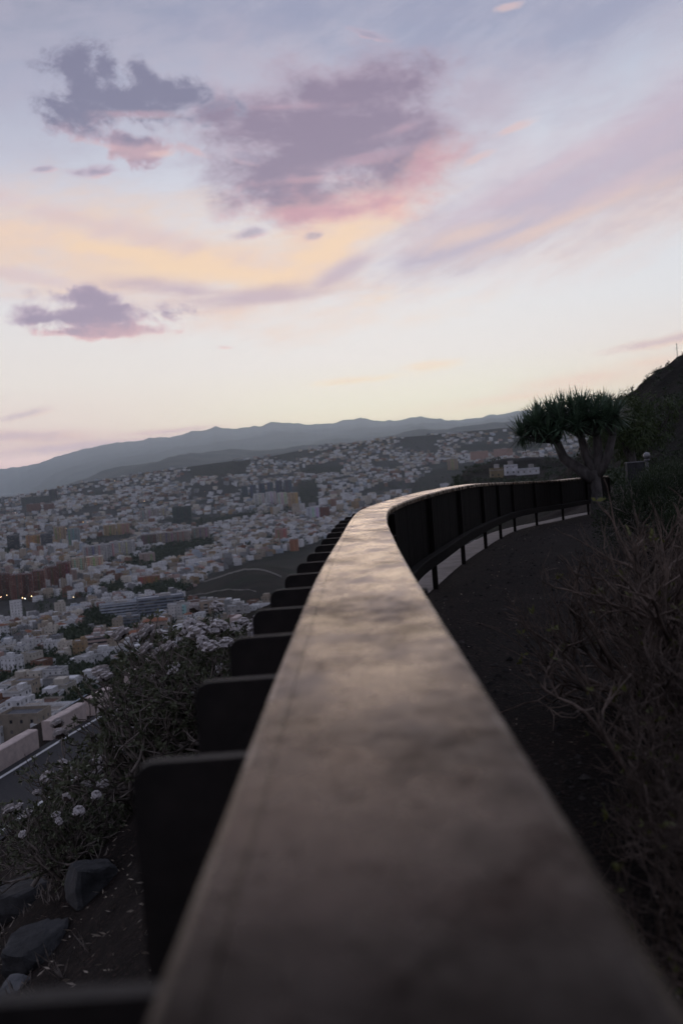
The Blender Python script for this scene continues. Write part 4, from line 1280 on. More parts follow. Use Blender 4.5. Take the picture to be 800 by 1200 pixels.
order = np.argsort(HA[:, 1] + np.where((HPX < -4) | (HPX > 420) | (HPY > 850), 1e6, 0))
N_SINGLE = 285
single = []
mass = MB(); mass_n = 0
def house_params(Y):
    wi = 0 if Y < 800 and rc.random() < .42 else rc.choices(range(len(WALLS)), [w[2] for w in WALLS])[0]
    ri = rc.choices(range(len(ROOFS)), RP)[0]
    return wi, ri
def place_phrase(x, y):
    best = min(landpos, key=lambda l: ((l[0] - x) ** 2 + ((l[1] - l[3] / 2 - y) * 1.3) ** 2))
    dx, dy = x - best[0], y - best[1]
    rel = ('left of' if dx < 0 else 'right of') if abs(dx) > abs(dy) * 1.1 else ('below' if dy > 0 else 'above')
    return rel, best
SHORT = {}
def short(lab):
    for k, v in (('pink banded', 'the pink banded block'), ('white villa with large', 'the villa with dark openings'), ('above the green scrub', 'the orange-roofed block by the scrub'),
                 ('under the grey offices', 'the orange-roofed block under the offices'), ('lower grey glass', 'the low grey glass building'), ('long white and blue', 'the white office building'),
                 ('large grey-blue', 'the grey-blue offices'), ('stepped white', 'the stepped white block'), ('many openings', 'the beige block with openings'), ('balconied', 'the balconied block'),
                 ('cut by the left', 'the leftmost red tower'), ('second from the left', 'the second red tower'), ('third in the row of red', 'the third red tower'), ('middle of the red', 'the middle red tower'),
                 ('right of the red row', 'the fifth red tower'), ('beside the cream twin', 'the last red tower'), ('left cream block', 'the left cream twin'), ('right cream block', 'the right cream twin'), ('orange-brown above', 'the orange-brown row house')):
        if k in lab: return v
    return 'the ' + lab.split(' with ')[0].split(' in ')[0].split(' at ')[0].split(' beside ')[0].split(' left of ')[0].split(' above ')[0].split(' right of ')[0].split(' second')[0].split(' third')[0]

win_me = None
def window_mesh():
    mb = MB(); mb.col = (.5, .5, .5)
    mb.box(-.62, .62, -.06, .0, -.06, .0, 1, 1); mb.box(-.62, .62, -.06, .0, 1.3, 1.36, 1, 1)
    mb.box(-.62, -.55, -.06, 0, .001, 1.299, 1, 1); mb.box(.55, .62, -.06, 0, .001, 1.299, 1, 1); mb.box(-.03, .03, -.05, 0, .001, 1.299, 1, 1)
    n = mb.add([(-.55, -.02, .001), (.55, -.02, .001), (.55, -.02, 1.299), (-.55, -.02, 1.299)]); mb.face((n, n + 1, n + 2, n + 3), 0)
    return mb.build('window', [GLASS, FRAME], data_only=True)
def door_mesh():
    mb = MB(); mb.col = (.12, .07, .045); mb.box(-.5, .5, -.05, 0, 0, 2.05); mb.col = (.4, .38, .36); mb.box(-.58, .58, -.03, -.001, 2.051, 2.15)
    return mb.build('door', PLAIN, data_only=True)
WINM, DOORM = window_mesh(), door_mesh()
lab_count = {}
rank = 0
for i in order:
    X, Y, ang, pu, pv, tall, ci = HA[i]; z = HZ[i]
    w, d = pu * rc.uniform(.82, 1.0), pv * rc.uniform(.78, .98)
    fl = rc.choices((1, 2, 3, 4), (1, 5, 5, 2))[0]
    if tall > .74 and Y > 1050 and rc.random() < .4: fl = rc.randint(5, 8)
    if Y > 3200: fl = min(fl, 3)
    wi, ri = house_params(Y)
    feat = rc.choices(FEAT, (4, 3, 2, .5, 3))[0]
    wc, rcol = vary(WALLS[wi][1], .22), vary(ROOFS[ri][1], .3)
    visible = -4 < HPX[i] < 420 and HPY[i] < 850
    if visible and rank < N_SINGLE:
        rank += 1
        single.append((i, X, Y, z, ang, w, d, fl, wi, ri, feat, wc, rcol))
    else:
        M = Matrix.Translation((X, Y, z)) @ Matrix.Rotation(ang, 4, 'Z')
        if Y < 2400 or rc.random() < .3:
            house_shape(mass, w, d, fl, wc, rcol, M=M, feature=feat)
        else:
            mass.col = wc; h = fl * 3.0
            mass.box(-w / 2, w / 2, -d / 2, d / 2, -6, h, 0, 1, M); mass.c[-1] = rcol
tag(mass.build('distant_houses', HM), kind='stuff')

infos = []
for (i, X, Y, z, ang, w, d, fl, wi, ri, feat, wc, rcol) in single:
    rel, best = place_phrase(HPX[i], HPY[i] - 8)
    base = f"{WALLS[wi][0]} {NUM[min(fl, 8)]}-storey house with {FEATW[feat]}"
    infos.append([base, rel, short(best[4])])
from collections import defaultdict
groups = defaultdict(list)
for k, (b_, rel, s_) in enumerate(infos): groups[(b_, rel, s_)].append(k)
labels = [None] * len(infos)
ORD = ['leftmost', 'second from left', 'third from left', 'fourth from left', 'fifth from left', 'sixth from left', 'seventh from left', 'eighth from left', 'ninth from left']
def short_label(s):
    for a_, b_ in ((' on its roof', ''), (' with a bare flat roof', ' with flat roof'), (' with a ', ' with '), (' dark green tree', ' dark tree'), (' street lamp', ' lamp'), (' from left', ' along'), (' apartment', ''), (' building', ' block'), ('leftmost red', 'first red'), (' the ', ' ')):
        if len(s.split()) <= 16: break
        s = s.replace(a_, b_)
    return ' '.join(s.split()[:16])
def fit(s):
    return short_label(s)
def fit_old(s):
    if len(s.split()) > 16:
        s = s.replace(' on its roof', '').replace(' with a bare flat roof', ' with flat roof')
    if len(s.split()) > 16: s = s.replace(' a ', ' ').replace('the ', '')
    return s
for key, ks in groups.items():
    b_, rel, s_ = key
    ks.sort(key=lambda k: HPX[single[k][0]])
    for q, k in enumerate(ks):
        s = f"{b_} {rel} {s_}"
        if len(ks) > 1: s += ', ' + (('left one', 'right one')[q] if len(ks) == 2 else ORD[min(q, 8)])
        labels[k] = fit(s)
for k, (i, X, Y, z, ang, w, d, fl, wi, ri, feat, wc, rcol) in enumerate(single):
    root = empty('town_house', (X, Y, z), ang)
    tag(root, labels[k], 'house', 'houses of the town below the lookout')
    near = Y < 520
    h = fl * 3.0
    mb = MB(); mb.col = wc
    mb.box(-w / 2, w / 2, -d / 2, d / 2, -6, h)
    if not near:
        mb.build('wall', FACADE, root)
    else:
        if fl > 1:   # terrace wing at the side, one storey lower
            mb.box(w / 2 + .003, w / 2 + 1.8, -d / 2 + .6, d / 2 - .8, -6, h - 3.0)
        mb.build('wall', PLAIN, root)
    mb = MB(); mb.col = rcol; t = .2
    if feat == 'tiles':
        mb.col = (.26, .12, .075)
        n = mb.add([(-w / 2 - .3, -d / 2 - .3, h + .02), (w / 2 + .3, -d / 2 - .3, h + .02), (w / 2 + .3, d / 2 + .3, h + .02), (-w / 2 - .3, d / 2 + .3, h + .02), (-w * .2, 0, h + 1.9), (w * .2, 0, h + 1.9)])
        for f in ((0, 1, 5, 4), (1, 2, 5), (2, 3, 4, 5), (3, 0, 4), (3, 2, 1, 0)): mb.face([n + q for q in f])
    else:
        mb.box(-w / 2 - .05, w / 2 + .05, -d / 2 - .05, d / 2 + .05, h + .003, h + .16); mb.col = wc
        for a in ((-w / 2, w / 2, -d / 2, -d / 2 + t), (-w / 2, w / 2, d / 2 - t, d / 2), (-w / 2, -w / 2 + t, -d / 2 + t, d / 2 - t), (w / 2 - t, w / 2, -d / 2 + t, d / 2 - t)):
            mb.box(*a, h + .162, h + .95)
    mb.build('roof', ROOFM, root)
    if feat in ('stair', 'storey'):
        mb = MB(); mb.col = vary(wc, .1)
        if feat == 'stair': q = rc.choice((-1, 1)) * w * .2; mb.box(q - 1.4, q + 1.4, d * .02, d * .4, h + .162, h + 2.6)
        else: mb.box(-w / 2 + .5, w * .14, -d * .12, d / 2 - .5, h + .162, h + 2.9)
        mb.build('stair_hut' if feat == 'stair' else 'top_storey', ROOFM if not near else PLAIN, root)
    elif feat == 'tank':
        mb = MB(); mb.col = (.45, .45, .47); mb.tube([(w * .15, 0, h + .162), (w * .15, 0, h + 1.6)], [.75, .75], 10); mb.build('water_tank', ROOFM, root)
    if near:
        # openings on the sides that can be seen from above
        for side in range(4):
            nx, ny = ((0, -1), (1, 0), (0, 1), (-1, 0))[side]
            wxn = math.cos(ang) * nx - math.sin(ang) * ny; wyn = math.sin(ang) * nx + math.cos(ang) * ny
            if wxn * (-X) + wyn * (-Y) < .12 * math.hypot(X, Y): continue
            ln = w if side % 2 == 0 else d
            off = d / 2 if side % 2 == 0 else w / 2
            if side == 1 and fl > 1: off = w / 2
            nwin = max(2, int(ln / 2.9))
            dr = rc.randrange(nwin)
            for f_ in range(fl):
                if side == 1 and fl > 1 and f_ < fl - 1: continue
                for q in range(nwin):
                    if rc.random() < .38: continue
                    tt = -ln / 2 + ln * (q + .5) / nwin
                    door = f_ == 0 and q == dr
                    o = bpy.data.objects.new('door' if door else 'window', DOORM if door else WINM)
                    s = rc.choice((.85, 1, 1, 1.15))
                    if not door: o.scale = (s, 1, 1)
                    zz = f_ * 3.0 + (0.02 if door else .95)
                    o.location = ((tt, -off - .002, zz), (off + .002, tt, zz), (-tt, off + .002, zz), (-off - .002, -tt, zz))[side]
                    o.rotation_euler = (0, 0, side * PI / 2)
                    link(o, root)

# ---- street trees and woods
def tree_mesh(seed, n=150):
    rng = random.Random(seed); mb = MB()
    for k in range(n):
        d = Vector((rng.gauss(0, 1), rng.gauss(0, 1), rng.gauss(0, 1))).normalized()
        c = Vector(((seed * 37 % 5 - 2) * .05, 0, .62)) + Vector((d.x * .42, d.y * .42, d.z * .34)) * rng.random() ** .4
        leaf(mb, c, rnd_dir(rng, d, .7), rng.uniform(.12, .24), .06, rng)
    crown = mb.build('crown', LEAFT, data_only=True)
    mb = MB(); mb.tube([(0, 0, -.1), (.01, 0, .25), (0, .01, .5)], [.04, .03, .02], 5); trunk = mb.build('trunk', BARK, data_only=True)
    return trunk, crown
TREES = [tree_mesh(s) for s in (1, 2, 3, 4)]
def city_tree(x, y, z, s, label):
    root = empty('town_tree', (x, y, z), rc.uniform(0, 6)); root.scale = (s, s, s * rc.uniform(.85, 1.15))
    tr, cr = rc.choice(TREES)
    for nm, me in (('trunk', tr), ('crown', cr)): link(bpy.data.objects.new(nm, me), root)
    tag(root, label, 'tree', 'trees among the houses of the town')
wood = MB()
def wood_tree(x, y, z, s, n=26):
    for k in range(n):
        d = Vector((rc.gauss(0, 1), rc.gauss(0, 1), rc.gauss(.3, 1))).normalized()
        c = Vector((x, y, z + .55 * s)) + Vector((d.x, d.y, d.z * .8)) * s * .5 * rc.random() ** .5
        leaf(wood, c, rnd_dir(rc, d, .8), s * .34, s * .11, rc)
tp = []
for pi_, poly in enumerate(WOODS):
    xs = [q[0] for q in poly]; ys_ = [q[1] for q in poly]
    area = (max(xs) - min(xs)) * (max(ys_) - min(ys_))
    for k in range(int(area * .16) + 10):
        x, y = rc.uniform(min(xs), max(xs)), rc.uniform(min(ys_), max(ys_))
        if not bool(in_poly(np.array(x), np.array(y), poly)): continue
        h = hit_ground(x, y, 260., 5000., 500)
        tp.append((h.x, h.y, h.z, rc.uniform(6, 11), x, y))
k = 0
TX = RNG.uniform(-.36, .12, 15000); TY = np.exp(RNG.uniform(math.log(290), math.log(4500), 15000))
TX = TX + (TY > 900) * RNG.uniform(0, .16, 15000)
TZ = ground_z(TX * TY, TY)
tpx, tpy = project(TX * TY, TY, TZ)
bare = np.zeros(len(TX), bool)
for p_ in BARE[:1]: bare |= in_poly(tpx, tpy, p_)
keep = ~bare & (fbm(TX * TY / 120, TY / 120, 71, 3) > -.26)
HXY = HA[:, :2]
for x, y, z, ok_, a, b in zip(TX * TY, TY, TZ, keep, tpx, tpy):
    if not ok_: continue
    if y < 1500 and (np.min((HXY[:, 0] - x) ** 2 + (HXY[:, 1] - y) ** 2) < 36): continue
    if any((lx - x) ** 2 + (ly - y) ** 2 < lr * lr for lx, ly, lr in LANDXY): continue
    tp.append((x, y, z, rc.uniform(4, 8) * (1 if y < 1800 else 1.4), a, b))
tp.sort(key=lambda q: q[1])
tl = []
for q in tp:
    if len(tl) < 150 and 0 < q[4] < 420 and q[5] < 845 and q[1] < 1500: tl.append(q)
    else: wood_tree(*q[:4], n=26 if q[1] < 2200 else 14)
tag(wood.build('woodland', LEAFT), kind='stuff')
tg = defaultdict(list)
for q in tl:
    rel, best = place_phrase(q[4], q[5]); tg[(('small', 'tall')[q[3] > 7], rel, short(best[4]))].append(q)
for (sz, rel, s_), qs in tg.items():
    qs.sort(key=lambda q: q[4])
    for n_, q in enumerate(qs):
        lab = f"{sz} dark green tree {rel} {s_}" + ('' if len(qs) == 1 else ', ' + (('left one', 'right one')[n_] if len(qs) == 2 else (ORD[n_] if n_ < 9 else f'near the right end of its row')))
        city_tree(*q[:4], short_label(lab))

# ---- lit street lamps
LP = [(2, 702, 0), (9, 700, 0), (27, 703, 0), (30, 704, 1), (38, 701, 0), (55, 688, 0), (60, 687, 0), (63, 689, 0), (11, 694, 0), (87, 703, 0), (62, 721, 1), (65, 722, 1), (68, 721, 1), (91, 725, 1), (129, 742, 1),
      (97, 671, 0), (114, 670, 0), (86, 672, 0), (98, 611, 0), (103, 611, 0), (110, 610, 0), (117, 610, 0), (78, 618, 0), (142, 617, 0), (156, 557, 0), (185, 560, 0), (135, 562, 0), (113, 585, 0), (11, 601, 1), (19, 599, 1), (29, 606, 0), (35, 607, 0),
      (76, 629, 0), (40, 640, 0), (45, 641, 0), (103, 584, 0), (170, 586, 0), (240, 575, 0), (300, 640, 0), (215, 655, 0), (450, 522, 0), (520, 532, 0), (585, 515, 0), (410, 545, 0)]
lampn = defaultdict(int)
def lamp_meshes(mat):
    mb = MB(); mb.tube([(0, 0, -.5), (0, 0, 7.4)], [.11, .07], 6); mb.tube([(0, 0, 7.4), (0, -1.1, 7.7)], [.06, .05], 5); p_ = mb.build('pole', POLEM, data_only=True)
    mb = MB(); mb.box(-.34, .34, -1.45, -.85, 7.3, 7.62, bottom=True); l_ = mb.build('lamp_head', mat, data_only=True)
    return p_, l_
LMM = [lamp_meshes(WARM), lamp_meshes(COOL)]
lg = defaultdict(list)
for x, y, c in LP:
    rel, best = place_phrase(x, y); lg[(c, rel, short(best[4]))].append((x, y))
for (c, rel, s_), qs in lg.items():
    qs.sort()
    for n_, (x, y) in enumerate(qs):
        p = hit_ground(x, y + 4, 260., 6000.)
        root = empty('street_lamp', tuple(p), math.atan2(-p.x, p.y))
        if p.y < 750: root.scale = (.5, .5, .8)
        for nm, me in zip(('pole', 'lamp_head'), LMM[c]): link(bpy.data.objects.new(nm, me), root)
        lab = f"lit {('warm', 'white')[c]} street lamp {rel} {s_}" + ('' if len(qs) == 1 else ', ' + (('left one', 'right one')[n_] if len(qs) == 2 else ORD[n_]))
        tag(root, short_label(lab), 'street lamp', 'lit street lamps in the town')

# pale retaining wall across the bare hill, white canopy by the old cone
def retaining(x0, y0, x1, y1, label, h=1.6):
    a, b = hit_ground(x0, y0, 300., 3000.), hit_ground(x1, y1, 300., 3000.)
    mb = MB(); n = 24; mb.col = (.3, .28, .26)
    prev = None
    for i in range(n + 1):
        p = a.lerp(b, i / n); z = gz(p.x, p.y)
        k = mb.add([(p.x, p.y, z - 2), (p.x, p.y, z + h), (p.x, p.y + .6, z + h), (p.x, p.y + .6, z - 2)])
        if prev is not None:
            for q in range(3): mb.face((prev + q, k + q, k + q + 1, prev + q + 1))
        else: mb.face((k, k + 1, k + 2, k + 3))
        prev = k
    mb.face((prev + 3, prev + 2, prev + 1, prev))
    tag(mb.build('retaining_wall', PLAIN), label, 'wall')
retaining(222, 684, 330, 677, 'pale thin retaining wall running across the bare dark hill')
retaining(214, 700, 300, 694, 'faint lower terrace wall near the foot of the bare hill', 1.0)
def canopy():
    p = hit_ground(280, 541, 2600., 5000.); s = 17 * p.y / FPX
    root = empty('stadium_canopy', tuple(p)); tag(root, 'pale curved stadium roof right of the flat-topped hill', 'stadium')
    mb = MB(); mb.col = (.5, .5, .5); n = 12
    r = []
    for i in range(n + 1):
        t = i / n * 2 - 1; r.append(mb.add([(t * s / 2, 0, 8 + 9 * (1 - t * t)), (t * s / 2, 40, 8 + 7 * (1 - t * t)), (t * s / 2, 40, 6 + 7 * (1 - t * t)), (t * s / 2, 0, 6 + 9 * (1 - t * t))]))
    for i in range(n):
        for q in range(4): mb.face((r[i] + q, r[i + 1] + q, r[i + 1] + (q + 1) % 4, r[i] + (q + 1) % 4))
    mb.build('roof', PLAIN, root)
    mb = MB(); mb.col = (.2, .2, .2); mb.box(-s * .42, s * .42, 4, 36, -6, 6); mb.build('stand', PLAIN, root)
canopy()

# mast on the rocky hill
def mast():
    p = at(793, 418, 216.); g = gz(p.x, p.y)
    root = empty('radio_mast', (p.x, p.y, g)); tag(root, 'thin radio mast on top of the dark rocky hill', 'mast')
    mb = MB(); mb.tube([(0, 0, -1), (0, 0, at(793, 402, 216.).z - g)], [.10, .05], 6); mb.build('pole', POLEM, root)
    mb = MB(); hh = at(793, 408, 216.).z - g
    mb.box(-.3, .3, -.04, .04, hh, hh + .08); mb.box(-.2, .2, -.04, .04, hh + .8, hh + .88); mb.build('crossbar', POLEM, root)
mast()
# scrub on the rocky hill
def hill_scrub():
    rng = random.Random(8); mb = MB()
    for k in range(1700):
        Y = rng.uniform(48, 222); u = rng.uniform(.16, .42); X = u * Y
        z = gz(X, Y); s = rng.uniform(.4, 1.1)
        if X < float(fence_x(min(Y, 160))) + .5 and Y < 130: continue
        for q in range(18):
            d = Vector((rng.gauss(0, 1), rng.gauss(0, 1), abs(rng.gauss(0, .8)))).normalized()
            leaf(mb, Vector((X, Y, z)) + d * s * rng.uniform(.1, .8), rnd_dir(rng, d, .8), s * .45, s * .13, rng)
    for k in range(1500):
        Y = rng.uniform(415, 720); u = rng.uniform(.06, .27); X = u * Y
        z = gz(X, Y); s = rng.uniform(.8, 2.6)
        if vnoise(np.array(X / 22), np.array(Y / 22), 55) < .42: continue
        if any((lx - X) ** 2 + (ly - 3 - Y) ** 2 < (lr + 3) ** 2 for lx, ly, lr in LANDXY): continue
        for q in range(20):
            d = Vector((rng.gauss(0, 1), rng.gauss(0, 1), abs(rng.gauss(0, .8)))).normalized()
            leaf(mb, Vector((X, Y, z)) + d * s * rng.uniform(.1, .8), rnd_dir(rng, d, .8), s * .5, s * .15, rng)
    tag(mb.build('hillside_scrub', LEAFD), kind='stuff')
hill_scrub()
# ------------------------------------------------------------------ sky: evening gradient with clouds, set out by direction
HAZE_TOP, HAZE_D = 1240., .36e-4
world = bpy.data.worlds.new('World'); scene.world = world
world.use_nodes = True
nt = world.node_tree
for n in list(nt.nodes): nt.nodes.remove(n)
out = nt.nodes.new('ShaderNodeOutputWorld'); bg = nt.nodes.new('ShaderNodeBackground')
L(nt, bg.outputs[0], out.inputs['Surface'])

def S(c):
    return tuple(((q / 255) / 12.92 if q / 255 <= .04045 else ((q / 255 + .055) / 1.055) ** 2.4) for q in c)
def MT(op, a, b=None, c=None, clamp=False):
    n = nt.nodes.new('ShaderNodeMath'); n.operation = op; n.use_clamp = clamp
    for i, v in enumerate((a, b, c)):
        if v is None: continue
        if isinstance(v, (int, float)): n.inputs[i].default_value = v
        else: L(nt, v, n.inputs[i])
    return n.outputs[0]
def SS(v, lo, hi):
    n = nt.nodes.new('ShaderNodeMapRange'); n.interpolation_type = 'SMOOTHSTEP'
    n.inputs['From Min'].default_value = lo; n.inputs['From Max'].default_value = hi
    L(nt, v, n.inputs['Value']); return n.outputs['Result']
def MIX(f, a, b):
    n = nt.nodes.new('ShaderNodeMix'); n.data_type = 'RGBA'
    for k, v in (('Factor', f), ('A', a), ('B', b)):
        if isinstance(v, (int, float)): n.inputs[k].default_value = v
        elif isinstance(v, tuple): n.inputs[k].default_value = (*v, 1)
        else: L(nt, v, n.inputs[k])
    return n.outputs['Result']
def CRAMP(fac, stops):
    r = nt.nodes.new('ShaderNodeValToRGB'); e = r.color_ramp.elements
    while len(e) < len(stops): e.new(.5)
    for i, (p, c) in enumerate(stops): e[i].position = p; e[i].color = (*c, 1)
    L(nt, fac, r.inputs['Fac']); return r.outputs['Color']

tc = nt.nodes.new('ShaderNodeTexCoord'); sep = nt.nodes.new('ShaderNodeSeparateXYZ'); L(nt, tc.outputs['Generated'], sep.inputs[0])
dx, dy, dz = sep.outputs
AZ = MT('MULTIPLY', MT('ARCTAN2', dx, dy), 1167.)       # bearing and height in the photograph's own scale (1/1167 rad)
EL = MT('MULTIPLY', MT('ARCSINE', dz), 1167.)
# clear evening sky by height
T = MT('DIVIDE', EL, 640., clamp=True)
left = CRAMP(T, [(0, S((214, 176, 170))), (.045, S((226, 190, 180))), (.10, S((232, 212, 200))), (.17, S((232, 223, 214))), (.30, S((226, 223, 224))), (.48, S((205, 205, 217))), (.66, S((168, 171, 192))), (.82, S((136, 140, 162))), (1, S((138, 143, 168)))])
right = CRAMP(T, [(0, S((240, 205, 158))), (.05, S((238, 224, 184))), (.10, S((233, 229, 206))), (.18, S((230, 226, 222))), (.30, S((225, 225, 228))), (.48, S((219, 221, 229))), (.66, S((176, 182, 203))), (.82, S((140, 147, 174))), (1, S((142, 149, 177)))])
base = MIX(SS(AZ, -420., 60.), left, right)
pinkr = CRAMP(T, [(0, S((226, 190, 162))), (.12, S((236, 214, 196))), (.25, S((224, 224, 226))), (.6, S((196, 200, 214))), (1, S((142, 149, 177)))])
base = MIX(MT('MULTIPLY', SS(AZ, 150., 480.), .7), base, pinkr)

def NZ(scale, sx=1., sy=1., seed=0., detail=6., rough=.6, rot=0., warp=0.):
    c_, s_ = math.cos(rot), math.sin(rot)
    x = MT('ADD', MT('MULTIPLY', AZ, c_ / scale * sx), MT('MULTIPLY', EL, s_ / scale * sx))
    y = MT('ADD', MT('MULTIPLY', AZ, -s_ / scale * sy), MT('MULTIPLY', EL, c_ / scale * sy))
    cb = nt.nodes.new('ShaderNodeCombineXYZ'); L(nt, x, cb.inputs[0]); L(nt, y, cb.inputs[1]); cb.inputs[2].default_value = seed
    n = nt.nodes.new('ShaderNodeTexNoise'); n.inputs['Scale'].default_value = 1; n.inputs['Detail'].default_value = detail; n.inputs['Roughness'].default_value = rough
    n.inputs['Distortion'].default_value = warp
    L(nt, cb.outputs[0], n.inputs['Vector']); return n.outputs['Fac']

def ae(x, y):
    u, v = ray(x, y)
    return math.atan(u) * 1167, math.atan2(v, math.hypot(1, u)) * 1167
def local(x, y, rx, ry, ang):
    a0, e0 = ae(x, y); r = math.radians(ang) - ROLL
    c_, s_ = math.cos(r), math.sin(r)
    da, de = MT('SUBTRACT', AZ, a0), MT('SUBTRACT', EL, e0)
    lx = MT('MULTIPLY', MT('ADD', MT('MULTIPLY', da, c_), MT('MULTIPLY', de, s_)), 1 / rx)
    ly = MT('MULTIPLY', MT('ADD', MT('MULTIPLY', da, -s_), MT('MULTIPLY', de, c_)), 1 / ry)
    return lx, ly
def group(name, ins, outs, fn):
    """a reusable piece of the sky's node tree"""
    global nt
    g = bpy.data.node_groups.new(name, 'ShaderNodeTree')
    for k, t in ins: g.interface.new_socket(k, in_out='INPUT', socket_type=t)
    for k, t in outs: g.interface.new_socket(k, in_out='OUTPUT', socket_type=t)
    keep, nt = nt, g
    gi, go = g.nodes.new('NodeGroupInput'), g.nodes.new('NodeGroupOutput')
    for sock, v in zip(go.inputs, fn(*[gi.outputs[k] for k, _ in ins])): L(g, v, sock)
    nt = keep
    return g
FL, CO = 'NodeSocketFloat', 'NodeSocketColor'
def use(g, *vals):
    n = nt.nodes.new('ShaderNodeGroup'); n.node_tree = g
    for i, v in enumerate(vals):
        if isinstance(v, (int, float)): n.inputs[i].default_value = v
        elif isinstance(v, tuple): n.inputs[i].default_value = (*v, 1)
        else: L(nt, v, n.inputs[i])
    return n.outputs
def _blob(az, el, a0, e0, p, q, r, t):
    da, de = MT('SUBTRACT', az, a0), MT('SUBTRACT', el, e0)
    lx = MT('ADD', MT('MULTIPLY', da, p), MT('MULTIPLY', de, q)); ly = MT('ADD', MT('MULTIPLY', da, r), MT('MULTIPLY', de, t))
    return MT('SUBTRACT', 1., MT('SQRT', MT('ADD', MT('MULTIPLY', lx, lx), MT('MULTIPLY', ly, ly)))), lx, ly
G_BLOB = group('cloud_shape', [(k, FL) for k in ('az', 'el', 'a0', 'e0', 'p', 'q', 'r', 't')], [('d', FL), ('lx', FL), ('ly', FL)], _blob)
def blob(x, y, rx, ry, ang=0.):
    a0, e0 = ae(x, y); r = math.radians(ang) - ROLL
    c_, s_ = math.cos(r), math.sin(r)
    return use(G_BLOB, AZ, EL, a0, e0, c_ / rx, s_ / rx, -s_ / ry, c_ / ry)
def MRG(v, lo, hi):
    n = nt.nodes.new('ShaderNodeMapRange'); n.interpolation_type = 'SMOOTHSTEP'
    for k, q in (('From Min', lo), ('From Max', hi), ('Value', v)):
        if isinstance(q, (int, float)): n.inputs[k].default_value = q
        else: L(nt, q, n.inputs[k])
    return n.outputs['Result']
def _cloud(col, ds, lx, ly, nz, n_in_, nzc, amp, lo, hi, t0, t1, ax, ay, l0, l1, opac, core, edge, lit):
    dens = MT('ADD', ds, MT('MULTIPLY', MT('SUBTRACT', nz, .5), amp))
    m = MT('MULTIPLY', MRG(dens, lo, hi), opac)
    thick = MRG(MT('ADD', dens, MT('MULTIPLY', MT('SUBTRACT', n_in_, .5), 1.7)), t0, t1)
    m = MT('MULTIPLY', m, MT('ADD', .80, MT('MULTIPLY', SS(MT('ADD', n_in_, MT('MULTIPLY', dens, .25)), .38, .62), .20)))
    side = MT('ADD', MT('MULTIPLY', lx, ax), MT('MULTIPLY', ly, ay))
    side = MT('ADD', side, MT('MULTIPLY', MT('SUBTRACT', nzc, .5), 2.2))
    body = MIX(MT('MULTIPLY', MRG(side, l0, l1), MT('SUBTRACT', 1.0, MT('MULTIPLY', thick, .45))), MIX(thick, edge, core), lit)
    return (MIX(m, col, body),)
G_CLOUD = group('cloud_colour', [('col', CO)] + [(k, FL) for k in ('ds', 'lx', 'ly', 'nz', 'n_in', 'nzc', 'amp', 'lo', 'hi', 't0', 't1', 'ax', 'ay', 'l0', 'l1', 'opac')] + [(k, CO) for k in ('core', 'edge', 'lit')], [('out', CO)], _cloud)
def cloud(col, blobs, nz, amp, lo, hi, core, edge, lit, opac=1., ang=0., litdir=(.3, -1.), core_at=.55, litk=(.0, .9), nzc=None):
    """cloud = union of soft ellipses broken up by noise; lit side towards the set sun"""
    ds = None
    for b_ in blobs:
        d, lx, ly = blob(*b_)
        if ds is None: ds, LX, LY = d, lx, ly
        else: ds = MT('SMOOTH_MAX', ds, d, .25)
    t0 = lo + (hi - lo) * .3
    return use(G_CLOUD, col, ds, LX, LY, nz, n_in, nzc if nzc is not None else .5, amp * 2.1, lo, hi, t0, t0 + core_at * 1.25, litdir[0], litdir[1], litk[0], litk[1], opac, core, edge, lit)[0]

n_st = NZ(120, 1, 3.6, 3., 12, .66, math.radians(6))
n_st2 = NZ(100, 1, 3.4, 7., 12, .66, math.radians(22))
n_cu = NZ(58, 1, 1.35, 11., 12, .66, 0, .25)
n_cu2 = NZ(80, 1, 1.6, 17., 12, .66, math.radians(-6), .2)
n_in = NZ(70, 1, 2.6, 31., 12, .7, math.radians(4), .2)
n_f = NZ(34, 1, 1.8, 23., 8, .66)
# thin high veil, grey-violet at the top and right
col = MIX(MT('MULTIPLY', SS(MT('ADD', n_st, MT('MULTIPLY', SS(EL, 330., 560.), .10)), .40, .70), MT('MULTIPLY', SS(EL, 200., 420.), .55)), base, S((178, 174, 192)))
col = cloud(col, [(690, 20, 300, 70, 22), (500, 40, 240, 90, 10), (330, 20, 260, 60, 4)], n_st2, .9, -.2, 1.1, S((150, 154, 180)), S((170, 170, 190)), S((184, 174, 190)), .72)
# pink flush behind the big cloud
col = cloud(col, [(520, 190, 170, 90, 18), (330, 110, 230, 75, 0), (560, 120, 120, 60, 20)], n_cu2, .8, -.2, 1.0, S((190, 176, 190)), S((198, 188, 200)), S((212, 182, 186)), .6)
# peach alto band low left, violet underside
col = cloud(col, [(150, 304, 370, 84, -5), (385, 280, 150, 66, 26), (20, 275, 230, 66, -4), (270, 318, 170, 46, 4)], n_st, .8, -.2, .9, S((233, 205, 186)), S((224, 202, 198)), S((239, 210, 184)), .92, litdir=(.5, .2), litk=(-.4, .6))
col = cloud(col, [(255, 312, 210, 27, -6), (375, 300, 110, 27, 26), (120, 292, 210, 22, -8)], n_st, .9, -.15, .9, S((242, 211, 180)), S((232, 206, 192)), S((249, 217, 172)), .96)
col = cloud(col, [(300, 348, 160, 17, 5), (400, 320, 80, 15, 30), (215, 340, 110, 15, -3)], n_st, .8, -.15, .9, S((190, 170, 184)), S((206, 184, 188)), S((226, 190, 180)), .85, litk=(.3, 1.1))
col = cloud(col, [(30, 325, 130, 14, -8), (110, 262, 220, 20, -10)], n_st2, 1.1, .0, .9, S((214, 190, 194)), S((218, 196, 198)), S((234, 204, 186)), .55)
